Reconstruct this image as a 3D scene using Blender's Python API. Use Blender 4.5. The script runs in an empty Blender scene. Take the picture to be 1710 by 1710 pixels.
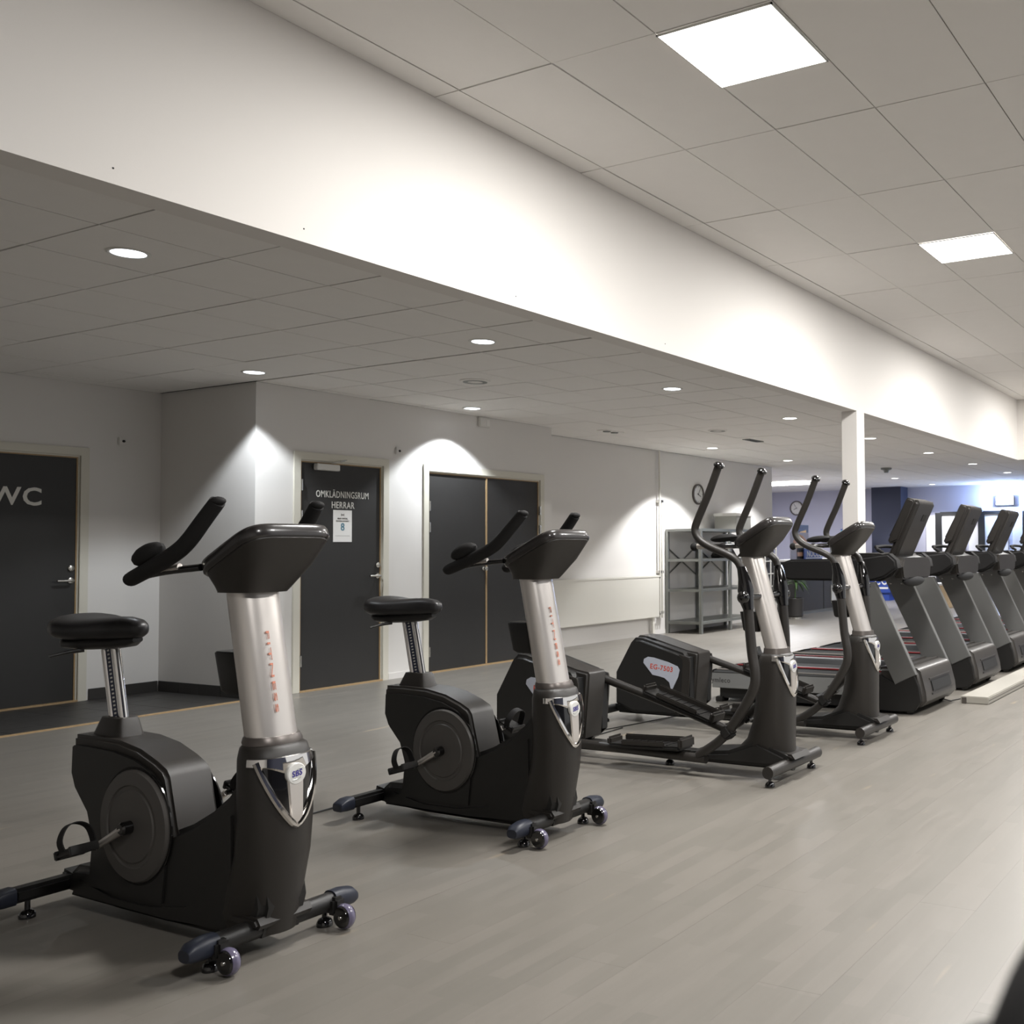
import bpy, bmesh, math, random
from mathutils import Vector, Matrix, Quaternion
random.seed(7)
PI = math.pi
sc = bpy.context.scene
COL = sc.collection

# ------------------------------------------------------------------ camera
R_ = Vector((0.46074509, -0.88748218, -0.00945175))
U_ = Vector((-0.02829709, -0.0253331, 0.99927849))
W_ = Vector((0.8870813, 0.4601452, 0.03678526))
cd = bpy.data.cameras.new('camera'); cam = bpy.data.objects.new('camera', cd); COL.objects.link(cam)
m = Matrix((R_, U_, -W_)).transposed().to_4x4(); m.translation = Vector((0, 0, 1.24))
cam.matrix_world = m
cd.sensor_fit = 'HORIZONTAL'; cd.sensor_width = 24.0
cd.lens = 1694.45 * 24.0 / 1710
cd.shift_x = (855 - 1282.5) / 1710; cd.shift_y = 0
cd.clip_start = 0.02; cd.clip_end = 100
cd.dof.use_dof = True; cd.dof.focus_distance = 4.6; cd.dof.aperture_fstop = 5.0
sc.camera = cam
# ------------------------------------------------------------------ world, exposure
wd = bpy.data.worlds.new('world'); sc.world = wd; wd.use_nodes = True
wd.node_tree.nodes['Background'].inputs[0].default_value = (0.98, 0.985, 1.0, 1)
wd.node_tree.nodes['Background'].inputs[1].default_value = 0.50
vs = sc.view_settings
vs.view_transform = 'Standard'; vs.look = 'None'; vs.gamma = 1; vs.use_curve_mapping = False
vs.exposure = 0.70
PANEL_W = 76.0      # ceiling panels
SPOT_W = 74.0       # downlights
FAR_W = 60.0

# ------------------------------------------------------------------ materials
def lin(c):
    c /= 255.0
    return c / 12.92 if c <= 0.04045 else ((c + 0.055) / 1.055) ** 2.4
def rgb(r, g, b): return (lin(r), lin(g), lin(b), 1)
M = {}
def mat(name, col, rough=0.5, metal=0.0, emis=None, es=0, noise=0, nscale=20, bump=0, bscale=200, coat=0, spec=0.5, aniso=0, trans=0):
    mt = bpy.data.materials.new(name); mt.use_nodes = True
    nt = mt.node_tree; b = nt.nodes['Principled BSDF']
    b.inputs['Base Color'].default_value = col
    b.inputs['Roughness'].default_value = rough
    b.inputs['Metallic'].default_value = metal
    b.inputs['Specular IOR Level'].default_value = spec
    b.inputs['Coat Weight'].default_value = coat
    b.inputs['Transmission Weight'].default_value = trans
    if aniso: b.inputs['Anisotropic'].default_value = aniso
    if emis: b.inputs['Emission Color'].default_value = emis; b.inputs['Emission Strength'].default_value = es
    if noise or bump:
        tc = nt.nodes.new('ShaderNodeTexCoord')
    if noise:
        n = nt.nodes.new('ShaderNodeTexNoise'); n.inputs['Scale'].default_value = nscale; n.inputs['Detail'].default_value = 4
        nt.links.new(tc.outputs['Object'], n.inputs['Vector'])
        mx = nt.nodes.new('ShaderNodeMix'); mx.data_type = 'RGBA'
        mx.inputs[6].default_value = tuple(c * (1 - noise) for c in col[:3]) + (1,)
        mx.inputs[7].default_value = tuple(min(1, c * (1 + noise)) for c in col[:3]) + (1,)
        nt.links.new(n.outputs['Fac'], mx.inputs[0]); nt.links.new(mx.outputs[2], b.inputs['Base Color'])
    if bump:
        n2 = nt.nodes.new('ShaderNodeTexNoise'); n2.inputs['Scale'].default_value = bscale
        nt.links.new(tc.outputs['Object'], n2.inputs['Vector'])
        bp = nt.nodes.new('ShaderNodeBump'); bp.inputs['Strength'].default_value = bump; bp.inputs['Distance'].default_value = 0.002
        nt.links.new(n2.outputs['Fac'], bp.inputs['Height']); nt.links.new(bp.outputs['Normal'], b.inputs['Normal'])
    M[name] = mt
    return mt
mat('wall_paint', rgb(214, 211, 207), 0.85, bump=.15, bscale=300, noise=.015, nscale=3)
mat('beam_paint', rgb(222, 218, 213), 0.8, bump=.1, bscale=300)
mat('ceiling_tile', rgb(234, 231, 227), 0.95, bump=.3, bscale=500, noise=.02, nscale=6)
mat('grid_shadow', rgb(52, 50, 48), 0.9)
mat('door_black', rgb(42, 41, 40), 0.5, noise=.08, nscale=8, spec=.4)
mat('casing_paint', rgb(203, 199, 186), 0.5)
mat('timber_edge', rgb(160, 134, 98), 0.5, noise=.15, nscale=30)
mat('steel', rgb(190, 188, 182), 0.25, 1.0)
mat('white_letter', rgb(215, 213, 206), 0.6)
mat('paper', rgb(226, 224, 220), 0.7)
mat('ink_dark', rgb(70, 68, 66), 0.7)
mat('ink_blue', rgb(70, 120, 140), 0.7)
mat('white_plastic', rgb(215, 213, 208), 0.45)
mat('dark_dot', rgb(25, 25, 25), 0.5)
mat('radiator_paint', rgb(214, 211, 202), 0.4)
mat('dark_tile', rgb(52, 50, 48), 0.45, noise=.12, nscale=5)
mat('grout', rgb(38, 36, 34), 0.9)
mat('rack_grey', rgb(128, 130, 126), 0.4, 0.6)
mat('body_black', rgb(31, 30, 29), 0.36, bump=.25, bscale=900, spec=.42)
mat('body_brown', rgb(42, 39, 36), 0.38, bump=.25, bscale=900, spec=.45)
mat('rim_black', rgb(46, 43, 42), 0.24, coat=.25)
mat('grip_black', rgb(30, 29, 29), 0.75, spec=.3)
mat('gloss_black', rgb(18, 17, 17), 0.1, coat=.5)
mat('leather_black', rgb(34, 33, 34), 0.38, spec=.5, bump=.1, bscale=400)
mat('navy_cap', rgb(32, 36, 48), 0.45)
mat('disc_grey', rgb(82, 79, 76), 0.42, 0.15)
mat('chrome', rgb(225, 222, 218), 0.07, 1.0)
mat('satin_silver', rgb(212, 206, 200), 0.32, 0.72, aniso=.3)
mat('upright_silver', rgb(140, 140, 138), 0.40, 0.75, noise=.05, nscale=6)
mat('collar_grey', rgb(96, 90, 86), 0.35, 0.5)
mat('scale_navy', rgb(50, 56, 78), 0.4, 0.3)
mat('badge_white', rgb(212, 211, 207), 0.35)
mat('badge_blue', rgb(62, 56, 135), 0.5)
mat('label_orange', rgb(196, 122, 98), 0.5)
mat('label_red', rgb(196, 70, 48), 0.5)
mat('label_silver', rgb(196, 200, 212), 0.35, 0.3)
mat('wheel_clear', rgb(96, 91, 112), 0.22, spec=.6, coat=.2)
mat('red_line', rgb(118, 16, 20), 0.45)
mat('skirt_silver', rgb(150, 150, 148), 0.4, 0.4)
mat('deck_grey', rgb(96, 97, 98), 0.5)
mat('belt_black', rgb(28, 28, 29), 0.8)
mat('hood_grey', rgb(62, 59, 56), 0.33, 0.2, spec=.5)
mat('screen_glass', rgb(12, 12, 14), 0.08, coat=.3)
mat('cyan_glow', rgb(120, 220, 220), 0.4, emis=rgb(120, 230, 230), es=1.2)  # emission for the cyan glow on the treadmill arm tip
mat('panel_glow', (1, 1, 1, 1), 0.5, emis=(1.0, 0.97, 0.93, 1), es=6)
mat('down_glow', (1, 1, 1, 1), 0.5, emis=(0.86, 0.92, 1.0, 1), es=3.0)
mat('down_warm', (1, 1, 1, 1), 0.5, emis=(1.0, 0.98, 0.95, 1), es=3.0)
mat('blue_glow', (1, 1, 1, 1), 0.5, emis=(0.8, 0.9, 1.0, 1), es=7)
mat('desk_black', rgb(46, 44, 43), 0.5, noise=.08, nscale=4)
mat('far_wall', rgb(180, 180, 196), 0.85)
mat('navy_paint', rgb(50, 54, 72), 0.7)
mat('board_white', rgb(226, 224, 224), 0.4)
mat('skin', rgb(205, 160, 135), 0.6)
mat('hair_blond', rgb(196, 160, 118), 0.7)
mat('sign_navy', rgb(26, 32, 66), 0.5)
mat('sign_yellow', rgb(226, 178, 90), 0.5)
mat('drink_blue', rgb(36, 64, 140), 0.45)
mat('leaf_green', rgb(62, 92, 42), 0.5, noise=.2, nscale=20)
mat('soil', rgb(40, 32, 26), 0.9)
mat('wood_light', rgb(205, 182, 150), 0.5, noise=.1, nscale=15)
mat('bottle_teal', rgb(120, 170, 180), 0.15, spec=.6)
mat('duct_white', rgb(160, 156, 147), 0.45)
mat('cable_black', rgb(32, 31, 30), 0.6)
mat('bag_black', rgb(30, 29, 29), 0.7)
mat('cardboard_grey', rgb(150, 148, 142), 0.7)

def floor_mat():
    mt = bpy.data.materials.new('parquet'); mt.use_nodes = True; nt = mt.node_tree; b = nt.nodes['Principled BSDF']
    g = nt.nodes.new('ShaderNodeNewGeometry')
    br = nt.nodes.new('ShaderNodeTexBrick')
    br.offset = 0.37; br.offset_frequency = 2; br.squash = 1
    br.inputs['Scale'].default_value = 1.0; br.inputs['Mortar Size'].default_value = 0.0
    br.inputs['Brick Width'].default_value = 0.46; br.inputs['Row Height'].default_value = 0.0667
    br.inputs['Color1'].default_value = (0, 0, 0, 1); br.inputs['Color2'].default_value = (1, 1, 1, 1); br.inputs['Bias'].default_value = 0.0
    nt.links.new(g.outputs['Position'], br.inputs['Vector'])
    mp = nt.nodes.new('ShaderNodeMapping'); mp.inputs['Scale'].default_value = (2.2, 30, 1)
    nt.links.new(g.outputs['Position'], mp.inputs['Vector'])
    n = nt.nodes.new('ShaderNodeTexNoise'); n.inputs['Scale'].default_value = 1.6; n.inputs['Detail'].default_value = 6; n.inputs['Roughness'].default_value = .6
    nt.links.new(mp.outputs['Vector'], n.inputs['Vector'])
    n2 = nt.nodes.new('ShaderNodeTexNoise'); n2.inputs['Scale'].default_value = .5; n2.inputs['Detail'].default_value = 3
    nt.links.new(g.outputs['Position'], n2.inputs['Vector'])
    r1 = nt.nodes.new('ShaderNodeMix'); r1.data_type = 'RGBA'
    r1.inputs[6].default_value = rgb(114, 110, 103); r1.inputs[7].default_value = rgb(121, 116, 109)
    nt.links.new(br.outputs['Color'], r1.inputs[0])
    r2 = nt.nodes.new('ShaderNodeMix'); r2.data_type = 'RGBA'; r2.blend_type = 'MULTIPLY'; r2.inputs[0].default_value = 1
    cr = nt.nodes.new('ShaderNodeValToRGB'); cr.color_ramp.elements[0].position = .25; cr.color_ramp.elements[1].position = .75
    cr.color_ramp.elements[0].color = (.93, .93, .93, 1); cr.color_ramp.elements[1].color = (1.04, 1.04, 1.04, 1)
    nt.links.new(n.outputs['Fac'], cr.inputs[0])
    nt.links.new(r1.outputs[2], r2.inputs[6]); nt.links.new(cr.outputs[0], r2.inputs[7])
    # worn strips where the pale wood shows through
    n3 = nt.nodes.new('ShaderNodeTexNoise'); n3.inputs['Scale'].default_value = 1.0; n3.inputs['Detail'].default_value = 2
    mp3 = nt.nodes.new('ShaderNodeMapping'); mp3.inputs['Scale'].default_value = (1.4, 9, 1); mp3.inputs['Location'].default_value = (3.3, 1.2, 0)
    nt.links.new(g.outputs['Position'], mp3.inputs['Vector']); nt.links.new(mp3.outputs['Vector'], n3.inputs['Vector'])
    cr3 = nt.nodes.new('ShaderNodeValToRGB'); cr3.color_ramp.elements[0].position = .70; cr3.color_ramp.elements[1].position = .76
    nt.links.new(n3.outputs['Fac'], cr3.inputs[0])
    mu = nt.nodes.new('ShaderNodeMath'); mu.operation = 'MULTIPLY'; mu.inputs[1].default_value = .5
    nt.links.new(cr3.outputs[0], mu.inputs[0])
    r3 = nt.nodes.new('ShaderNodeMix'); r3.data_type = 'RGBA'; r3.inputs[7].default_value = rgb(165, 148, 124)
    nt.links.new(mu.outputs[0], r3.inputs[0]); nt.links.new(r2.outputs[2], r3.inputs[6])
    nt.links.new(r3.outputs[2], b.inputs['Base Color'])
    rr = nt.nodes.new('ShaderNodeMapRange'); rr.inputs[3].default_value = .30; rr.inputs[4].default_value = .42
    nt.links.new(n.outputs['Fac'], rr.inputs[0]); nt.links.new(rr.outputs[0], b.inputs['Roughness'])
    b.inputs['Specular IOR Level'].default_value = .4
    bp = nt.nodes.new('ShaderNodeBump'); bp.inputs['Strength'].default_value = .08; bp.inputs['Distance'].default_value = .001
    nt.links.new(n.outputs['Fac'], bp.inputs['Height']); nt.links.new(bp.outputs['Normal'], b.inputs['Normal'])
    M['parquet'] = mt
floor_mat()

# ------------------------------------------------------------------ mesh helpers
ORG = [Vector((0, 0, 0))]     # origin of the thing being built (world coordinates in, local out)
class MB:
    def __init__(s): s.v = []; s.f = []
    def add(s, vs_, fs_):
        o = len(s.v); s.v += [Vector(v) for v in vs_]; s.f += [tuple(i + o for i in f) for f in fs_]; return s
    def box(s, c, d, rot=None, bev=0.0):
        c = Vector(c); h = Vector(d) / 2
        if bev > 0:
            bm = bmesh.new(); bmesh.ops.create_cube(bm, size=1)
            for v in bm.verts: v.co = Vector((v.co.x * d[0], v.co.y * d[1], v.co.z * d[2]))
            bmesh.ops.bevel(bm, geom=bm.edges[:], offset=bev, segments=2, affect='EDGES', clamp_overlap=True)
            s._bm(bm, c, rot); return s
        pts = [Vector((x, y, z)) for x in (-h.x, h.x) for y in (-h.y, h.y) for z in (-h.z, h.z)]
        if rot: pts = [rot @ p for p in pts]
        s.add([p + c for p in pts], [(0, 1, 3, 2), (4, 6, 7, 5), (0, 4, 5, 1), (2, 3, 7, 6), (0, 2, 6, 4), (1, 5, 7, 3)]); return s
    def b2(s, a, b, bev=0.0):
        a = Vector(a); b = Vector(b)
        return s.box((a + b) / 2, [abs(b[i] - a[i]) for i in range(3)], None, bev)
    def _bm(s, bm, c=Vector((0, 0, 0)), rot=None):
        bm.verts.ensure_lookup_table(); bm.verts.index_update()
        vs_ = [(rot @ v.co if rot else v.co) + c for v in bm.verts]
        s.add(vs_, [[v.index for v in f.verts] for f in bm.faces]); bm.free()
    def prism(s, pts, x0, x1, axis='x', bev=0.0, seg=2):
        """outline pts in the plane across axis; axis x: (y,z); axis y: (x,z); axis z: (x,y)"""
        def P(p, t): return {'x': (t, p[0], p[1]), 'y': (p[0], t, p[1]), 'z': (p[0], p[1], t)}[axis]
        bm = bmesh.new()
        a = [bm.verts.new(P(p, x0)) for p in pts]; b = [bm.verts.new(P(p, x1)) for p in pts]
        n = len(pts)
        bm.faces.new(a); bm.faces.new(b[::-1])
        for i in range(n): bm.faces.new((a[i], b[i], b[(i + 1) % n], a[(i + 1) % n]))
        bmesh.ops.recalc_face_normals(bm, faces=bm.faces[:])
        if bev > 0:
            bm.faces.ensure_lookup_table()
            ed = [e for f in bm.faces[:2] for e in f.edges]
            bmesh.ops.bevel(bm, geom=list(set(ed)), offset=bev, segments=seg, affect='EDGES', clamp_overlap=True)
        s._bm(bm); return s
    def loft(s, rings, cap=True, closed=False):
        n = len(rings[0]); vs_ = [p for r in rings for p in r]; fs_ = []
        for k in range(len(rings) - 1 + (1 if closed else 0)):
            k2 = (k + 1) % len(rings)
            for i in range(n): fs_.append((k * n + i, k * n + (i + 1) % n, k2 * n + (i + 1) % n, k2 * n + i))
        if cap and not closed:
            fs_.append(tuple(range(n))[::-1]); fs_.append(tuple((len(rings) - 1) * n + i for i in range(n)))
        s.add(vs_, fs_); return s
    def tube(s, pts, r, seg=12, smooth=4, cap=True, closed=False):
        pts = [Vector(p) for p in pts]
        rr = r if isinstance(r, (list, tuple)) else [r] * len(pts)
        if smooth > 1 and len(pts) > 2:
            P = []; Q = []
            n = len(pts)
            rng = range(n if closed else n - 1)
            for i in rng:
                p0 = pts[(i - 1) % n] if (i > 0 or closed) else pts[0] * 2 - pts[1]
                p1 = pts[i]; p2 = pts[(i + 1) % n]
                p3 = pts[(i + 2) % n] if (i + 2 < n or closed) else pts[-1] * 2 - pts[-2]
                for k in range(smooth):
                    t = k / smooth
                    P.append(.5 * ((2 * p1) + (p2 - p0) * t + (2 * p0 - 5 * p1 + 4 * p2 - p3) * t * t + (3 * p1 - p0 - 3 * p2 + p3) * t ** 3))
                    Q.append(rr[i] * (1 - t) + rr[(i + 1) % n] * t)
            if not closed: P.append(pts[-1]); Q.append(rr[-1])
            pts, rr = P, Q
        rings = []; prev = None
        for i, p in enumerate(pts):
            if closed: d = pts[(i + 1) % len(pts)] - pts[i - 1]
            else: d = pts[min(i + 1, len(pts) - 1)] - pts[max(i - 1, 0)]
            if d.length < 1e-9: d = Vector((0, 0, 1))
            d.normalize()
            if prev is None:
                up = Vector((0, 0, 1)) if abs(d.z) < .9 else Vector((1, 0, 0))
                a = d.cross(up).normalized()
            else:
                a = (prev - d * prev.dot(d)).normalized()
            prev = a; b = d.cross(a)
            rings.append([p + (a * math.cos(2 * PI * k / seg) + b * math.sin(2 * PI * k / seg)) * rr[i] for k in range(seg)])
        s.loft(rings, cap, closed); return s
    def cyl(s, p0, p1, r, seg=20, r1=None):
        return s.tube([p0, p1], [r, r1 if r1 is not None else r], seg, 1)
    def lathe(s, c, axis, prof, seg=32):
        """prof: list of (r, h) along axis"""
        c = Vector(c); axis = Vector(axis).normalized()
        up = Vector((0, 0, 1)) if abs(axis.z) < .9 else Vector((1, 0, 0))
        a = axis.cross(up).normalized(); b = axis.cross(a)
        rings = [[c + axis * h + (a * math.cos(2 * PI * k / seg) + b * math.sin(2 * PI * k / seg)) * max(r, 1e-4) for k in range(seg)] for r, h in prof]
        if prof[0][0] > .001: s.loft(rings, False, True)
        else: s.loft(rings, True)
        return s
    def ell(s, c, rad, rot=None, seg=16, rng=8):
        c = Vector(c); rings = []
        for i in range(rng + 1):
            t = -PI / 2 + PI * i / rng
            ring = []
            for k in range(seg):
                p = Vector((rad[0] * max(math.cos(t), .02) * math.cos(2 * PI * k / seg), rad[1] * max(math.cos(t), .02) * math.sin(2 * PI * k / seg), rad[2] * math.sin(t)))
                ring.append(c + (rot @ p if rot else p))
            rings.append(ring)
        s.loft(rings, True); return s
    def build(s, name, mt, parent=None, sharp=38, kind=None, bevel=0.0):
        me = bpy.data.meshes.new(name)
        o = ORG[0]
        me.from_pydata([v - o for v in s.v], [], s.f)
        bm = bmesh.new(); bm.from_mesh(me); bmesh.ops.recalc_face_normals(bm, faces=bm.faces[:])
        if bevel > 0:
            es = [e for e in bm.edges if len(e.link_faces) == 2 and e.calc_face_angle(0) > math.radians(40)]
            bmesh.ops.bevel(bm, geom=es, offset=bevel, segments=2, affect='EDGES', clamp_overlap=True)
        bm.to_mesh(me); bm.free()
        me.shade_smooth(); me.set_sharp_from_angle(angle=math.radians(sharp))
        me.materials.append(M[mt]); ob = bpy.data.objects.new(name, me); COL.objects.link(ob)
        if parent: ob.parent = parent
        if kind: ob['kind'] = kind
        return ob
def tag(o, label=None, cat=None, group=None, kind=None):
    if label: o['label'] = label
    if cat: o['category'] = cat
    if group: o['group'] = group
    if kind: o['kind'] = kind
    return o
def empty(name, loc, label=None, cat=None, group=None, kind=None):
    o = bpy.data.objects.new(name, None); COL.objects.link(o); o.location = loc; o.empty_display_size = .1
    ORG[0] = Vector(loc)
    return tag(o, label, cat, group, kind)
def done(): ORG[0] = Vector((0, 0, 0))
def copy_tree(o, parent=None):
    c = o.copy(); COL.objects.link(c)
    if parent is not None:
        c.parent = parent
    for ch in o.children: copy_tree(ch, c)
    return c
def ring(c, u, v, hu, hv, n=24, e=2.0):
    """superellipse ring"""
    c = Vector(c); u = Vector(u).normalized(); v = Vector(v).normalized(); out = []
    for k in range(n):
        t = 2 * PI * k / n; ct, st = math.cos(t), math.sin(t)
        out.append(c + u * hu * math.copysign(abs(ct) ** (2 / e), ct) + v * hv * math.copysign(abs(st) ** (2 / e), st))
    return out
def text(name, body, size, origin, xd, yd, mt, parent=None, align='CENTER', ext=.0012, bold=0.0, sx=1.0, kind=None, fit=0):
    cu = bpy.data.curves.new(name, 'FONT'); cu.body = body; cu.size = size; cu.extrude = ext; cu.offset = bold * size
    cu.align_x = align; cu.resolution_u = 3; cu.space_character = 1.1
    ob = bpy.data.objects.new(name + '_src', cu)
    COL.objects.link(ob)
    dg = bpy.context.evaluated_depsgraph_get(); dg.update()
    me = bpy.data.meshes.new_from_object(ob.evaluated_get(dg))
    bpy.data.objects.remove(ob)
    if fit:
        wx = [v.co.x for v in me.vertices]; sx = fit / (max(wx) - min(wx))
    xd = Vector(xd).normalized(); yd = Vector(yd).normalized(); zd = xd.cross(yd)
    o = Vector(origin) - ORG[0]
    for v in me.vertices:
        v.co = o + xd * v.co.x * sx + yd * v.co.y + zd * v.co.z
    me.materials.clear(); me.materials.append(M[mt]); me.name = name
    t = bpy.data.objects.new(name, me); COL.objects.link(t)
    if parent: t.parent = parent
    return t

# ================================================================== ROOM
YD = 7.92      # wall with the changing room doors
YA = 9.25      # back of the WC niche
YR = 8.42      # recessed wall with radiator
XC = 5.70      # side wall of the niche
XJ = 9.62      # jog
XE = 16.40     # end of recessed wall
ZC = 2.73; ZU = 3.609; YB = 3.92; ZB = 2.64
XW = 23.7
def st(name, mb, mt, parent=None, **k):
    o = mb.build(name, mt, parent, **k)
    if parent is None: o['kind'] = 'structure'
    return o
D2 = (6.14, 7.07, 2.09); D3 = (7.66, 9.40, 2.08); D1 = (4.10, 5.00, 2.10)
mb = MB()
mb.b2((XC, YD, 0), (D2[0] - .02, YD + .12, ZC)); mb.b2((D2[1] + .02, YD, 0), (D3[0] - .02, YD + .12, ZC)); mb.b2((D3[1] + .02, YD, 0), (XJ, YD + .12, ZC))
mb.b2((D2[0] - .02, YD, D2[2] + .02), (D2[1] + .02, YD + .12, ZC)); mb.b2((D3[0] - .02, YD, D3[2] + .02), (D3[1] + .02, YD + .12, ZC))
st('wall_back', mb, 'wall_paint')
st('wall_back_recess', MB().b2((XJ, YR, 0), (XE, YR + .12, ZC)), 'wall_paint')
st('wall_jog', MB().b2((XJ - .12, YD + .12, 0), (XJ, YR + .12, ZC)), 'wall_paint')
st('wall_wing_left', MB().b2((XE - .12, YR + .12, 0), (XE, 12.6, ZC)), 'wall_paint')
mb = MB(); mb.b2((2.0, YA, 0), (D1[0] - .02, YA + .12, ZC)); mb.b2((D1[1] + .02, YA, 0), (XC + .12, YA + .12, ZC)); mb.b2((D1[0] - .02, YA, D1[2] + .02), (D1[1] + .02, YA + .12, ZC))
st('wall_niche', mb, 'wall_paint')
st('wall_niche_side', MB().b2((XC, YD + .12, 0), (XC + .12, YA, ZC)), 'wall_paint')
st('wall_left', MB().b2((-3.1, -4, 0), (-3, YD + .1, ZU)), 'wall_paint')
st('wall_left_inner', MB().b2((-3, YD, 0), (2.0, YD + .12, ZC)).b2((1.9, YD + .12, 0), (2.0, YA + .12, ZC)), 'wall_paint')
st('shade_wall_front', MB().b2((-3.1, -4.1, 0), (4.6, -4, ZU)), 'navy_paint')  # unseen partial wall, added to keep world light off the left side
st('wall_far', MB().b2((XW, -4, 0), (XW + .12, 12.6, ZC)), 'far_wall')
st('wall_wing', MB().b2((XE, 12.5, 0), (XW, 12.62, ZC)), 'far_wall')
# overhead beams and post
o = st('trim_1', MB().b2((-3, YB, ZB), (16.3, YB + .15, ZU + .02)), 'beam_paint')
mbs = MB()
for x in [2.22, 3.05, 4.45, 6.0, 7.6]: mbs.cyl((x, YB + .001, 2.70), (x, YB - .001, 2.70), .004, 8)
mbs.build('screw_head', 'grid_shadow', o, kind='stuff')
st('trim_2', MB().b2((16.3, -4, ZB), (16.5, YB + .15, ZU + .02)), 'beam_paint')
st('trim_3', MB().b2((9.53, YB, 0), (9.735, YB + .165, ZB)), 'beam_paint')
# ceilings
cl = st('ceiling', MB().b2((-3, YB + .15, ZC + .012), (16.3, 9.4, ZC + .06)).b2((16.45, -4, ZC + .012), (XW, 12.6, ZC + .06)).b2((16.3, YB + .15, ZC + .012), (16.45, 12.6, ZC + .06)), 'grid_shadow')
cu = st('ceiling_high', MB().b2((-3, -4, ZU + .012), (16.3, YB, ZU + .06)), 'grid_shadow')
def tiles(parent, name, xs, ys, z, cond, limit, gap=.0045, skip=()):
    shared = {}; rest = MB(); n = 0; cells = []
    for i in range(len(xs) - 1):
        for j in range(len(ys) - 1):
            x0, x1, y0, y1 = xs[i], xs[i + 1], ys[j], ys[j + 1]
            for (a0, a1, b0, b1) in cond(x0, x1, y0, y1):
                if a1 - a0 < .03 or b1 - b0 < .03: continue
                cx, cy = (a0 + a1) / 2, (b0 + b1) / 2
                cells.append((math.hypot(cx, cy), cx, cy, round(a1 - a0 - gap, 4), round(b1 - b0 - gap, 4)))
    cells.sort()
    for d, cx, cy, w, h in cells:
        dz = random.uniform(-.0012, .0012)
        if n < limit:
            key = (w, h)
            if key not in shared:
                b = MB().box((0, 0, .007), (w, h, .014))
                ob = b.build(name, 'ceiling_tile', parent); shared[key] = ob.data
            else:
                ob = bpy.data.objects.new(name, shared[key]); COL.objects.link(ob); ob.parent = parent
            ob.location = (cx, cy, z + dz); ob.rotation_euler = (random.uniform(-.0016, .0016), random.uniform(-.0016, .0016), 0)
            n += 1
        else:
            rest.box((cx, cy, z + .007 + dz), (w, h, .014))
    if rest.v: rest.build(name, 'ceiling_tile', parent, kind='stuff')
S = .611
xs = [2.628 + S * k for k in range(-2, 36)]; ys = [4.745 + S * k for k in range(-12, 13)]
xs = [x for x in xs if x < XW - .1] + [XW]
ys = [y for y in ys if y < 12.5] + [12.5]
def lowcond(x0, x1, y0, y1):
    """cut a grid cell to the walls"""
    out = []
    for a, b, lo, hi in ((-3, XC, YB + .16, YA), (XC, XJ, YB + .16, YD), (XJ, XE, YB + .16, YR), (XE, XW, -4, 12.5)):
        c0, c1, d0, d1 = max(x0, a), min(x1, b), max(y0, lo), min(y1, hi)
        if c1 - c0 > .02 and d1 - d0 > .02: out.append([c0, c1, d0, d1])
    # join neighbours that were only split by a wall line but have the same depth
    if len(out) == 2 and abs(out[0][3] - out[1][3]) < .001 and abs(out[0][2] - out[1][2]) < .001: out = [[out[0][0], out[1][1], out[0][2], out[0][3]]]
    return out
# edge strip beside the beam is its own narrow row
tiles(cl, 'ceiling_tile', xs, ys, ZC, lowcond, 300, .011)
xu = [2.61 + 1.217 * k for k in range(-1, 12)]
xu = [x for x in xu if x < 16.2] + [16.3]
yu = [1.945 + .6 * k for k in range(-5, 4)]
def upcond(x0, x1, y0, y1): return [[x0, x1, y0, y1]]
PAN = [(4.14, 2.25), (7.795, 2.25), (11.45, 2.25), (15.0, 2.25), (.5, -.75), (4.14, -.75), (7.795, -.75), (11.45, -.75)]
tiles(cu, 'ceiling_tile', xu, yu, ZU, upcond, 200, .007)
tiles(cu, 'border_tile', xu, [3.75, YB], ZU, upcond, 40)

# floor: base, boards, tiled niche, oak strip
fl = st('floor', MB().b2((-3, -4, -.08), (XW, YD, -.012)).b2((XC, YD, -.08), (XW, 12.6, -.012)).b2((-3, YD, -.08), (XC, YA, -.012)), 'grout')
cells = []
row = 0; y = -1.4
while y < 12.4:
    off = (row * .83) % 2.4
    for k in range(-2, 12):
        x0 = -1 + k * 2.4 - off; x1 = x0 + 2.4
        if x1 < -2.9 or x0 > XW: continue
        x0 = max(x0, -2.9); x1 = min(x1, XW)
        y1 = y + .2
        if y1 > YD - .02:
            if y < YD - .04 and x0 < XC: y1 = YD - .0225
            elif x1 < XC + .05: continue
            elif x0 < XC: x0 = XC
        d = math.hypot(max(x0, min(2, x1)) - 0, y)
        vis = (y > -1.0) and (y < 8.5)
        cells.append((math.hypot((x0 + x1) / 2, y) + (0 if vis else 50), x0, x1, y, y1))
    y += .2; row += 1
cells.sort(); rest = MB(); shared = {}
for n, (d, x0, x1, y0, y1) in enumerate(cells):
    w, h = round(x1 - x0 - .0004, 4), round(y1 - y0 - .0003, 4)
    if n < 298:
        key = (w, h)
        if key not in shared:
            ob = MB().box((0, 0, -.007), (w, h, .014)).build('floor_board', 'parquet', fl); shared[key] = ob.data
        else:
            ob = bpy.data.objects.new('floor_board', shared[key]); COL.objects.link(ob); ob.parent = fl
        ob.location = ((x0 + x1) / 2, (y0 + y1) / 2, random.uniform(-.0003, 0))
    else:
        rest.box(((x0 + x1) / 2, (y0 + y1) / 2, -.007), (w, h, .014))
rest.build('floor_board', 'parquet', fl, kind='stuff')
sh = None
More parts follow.
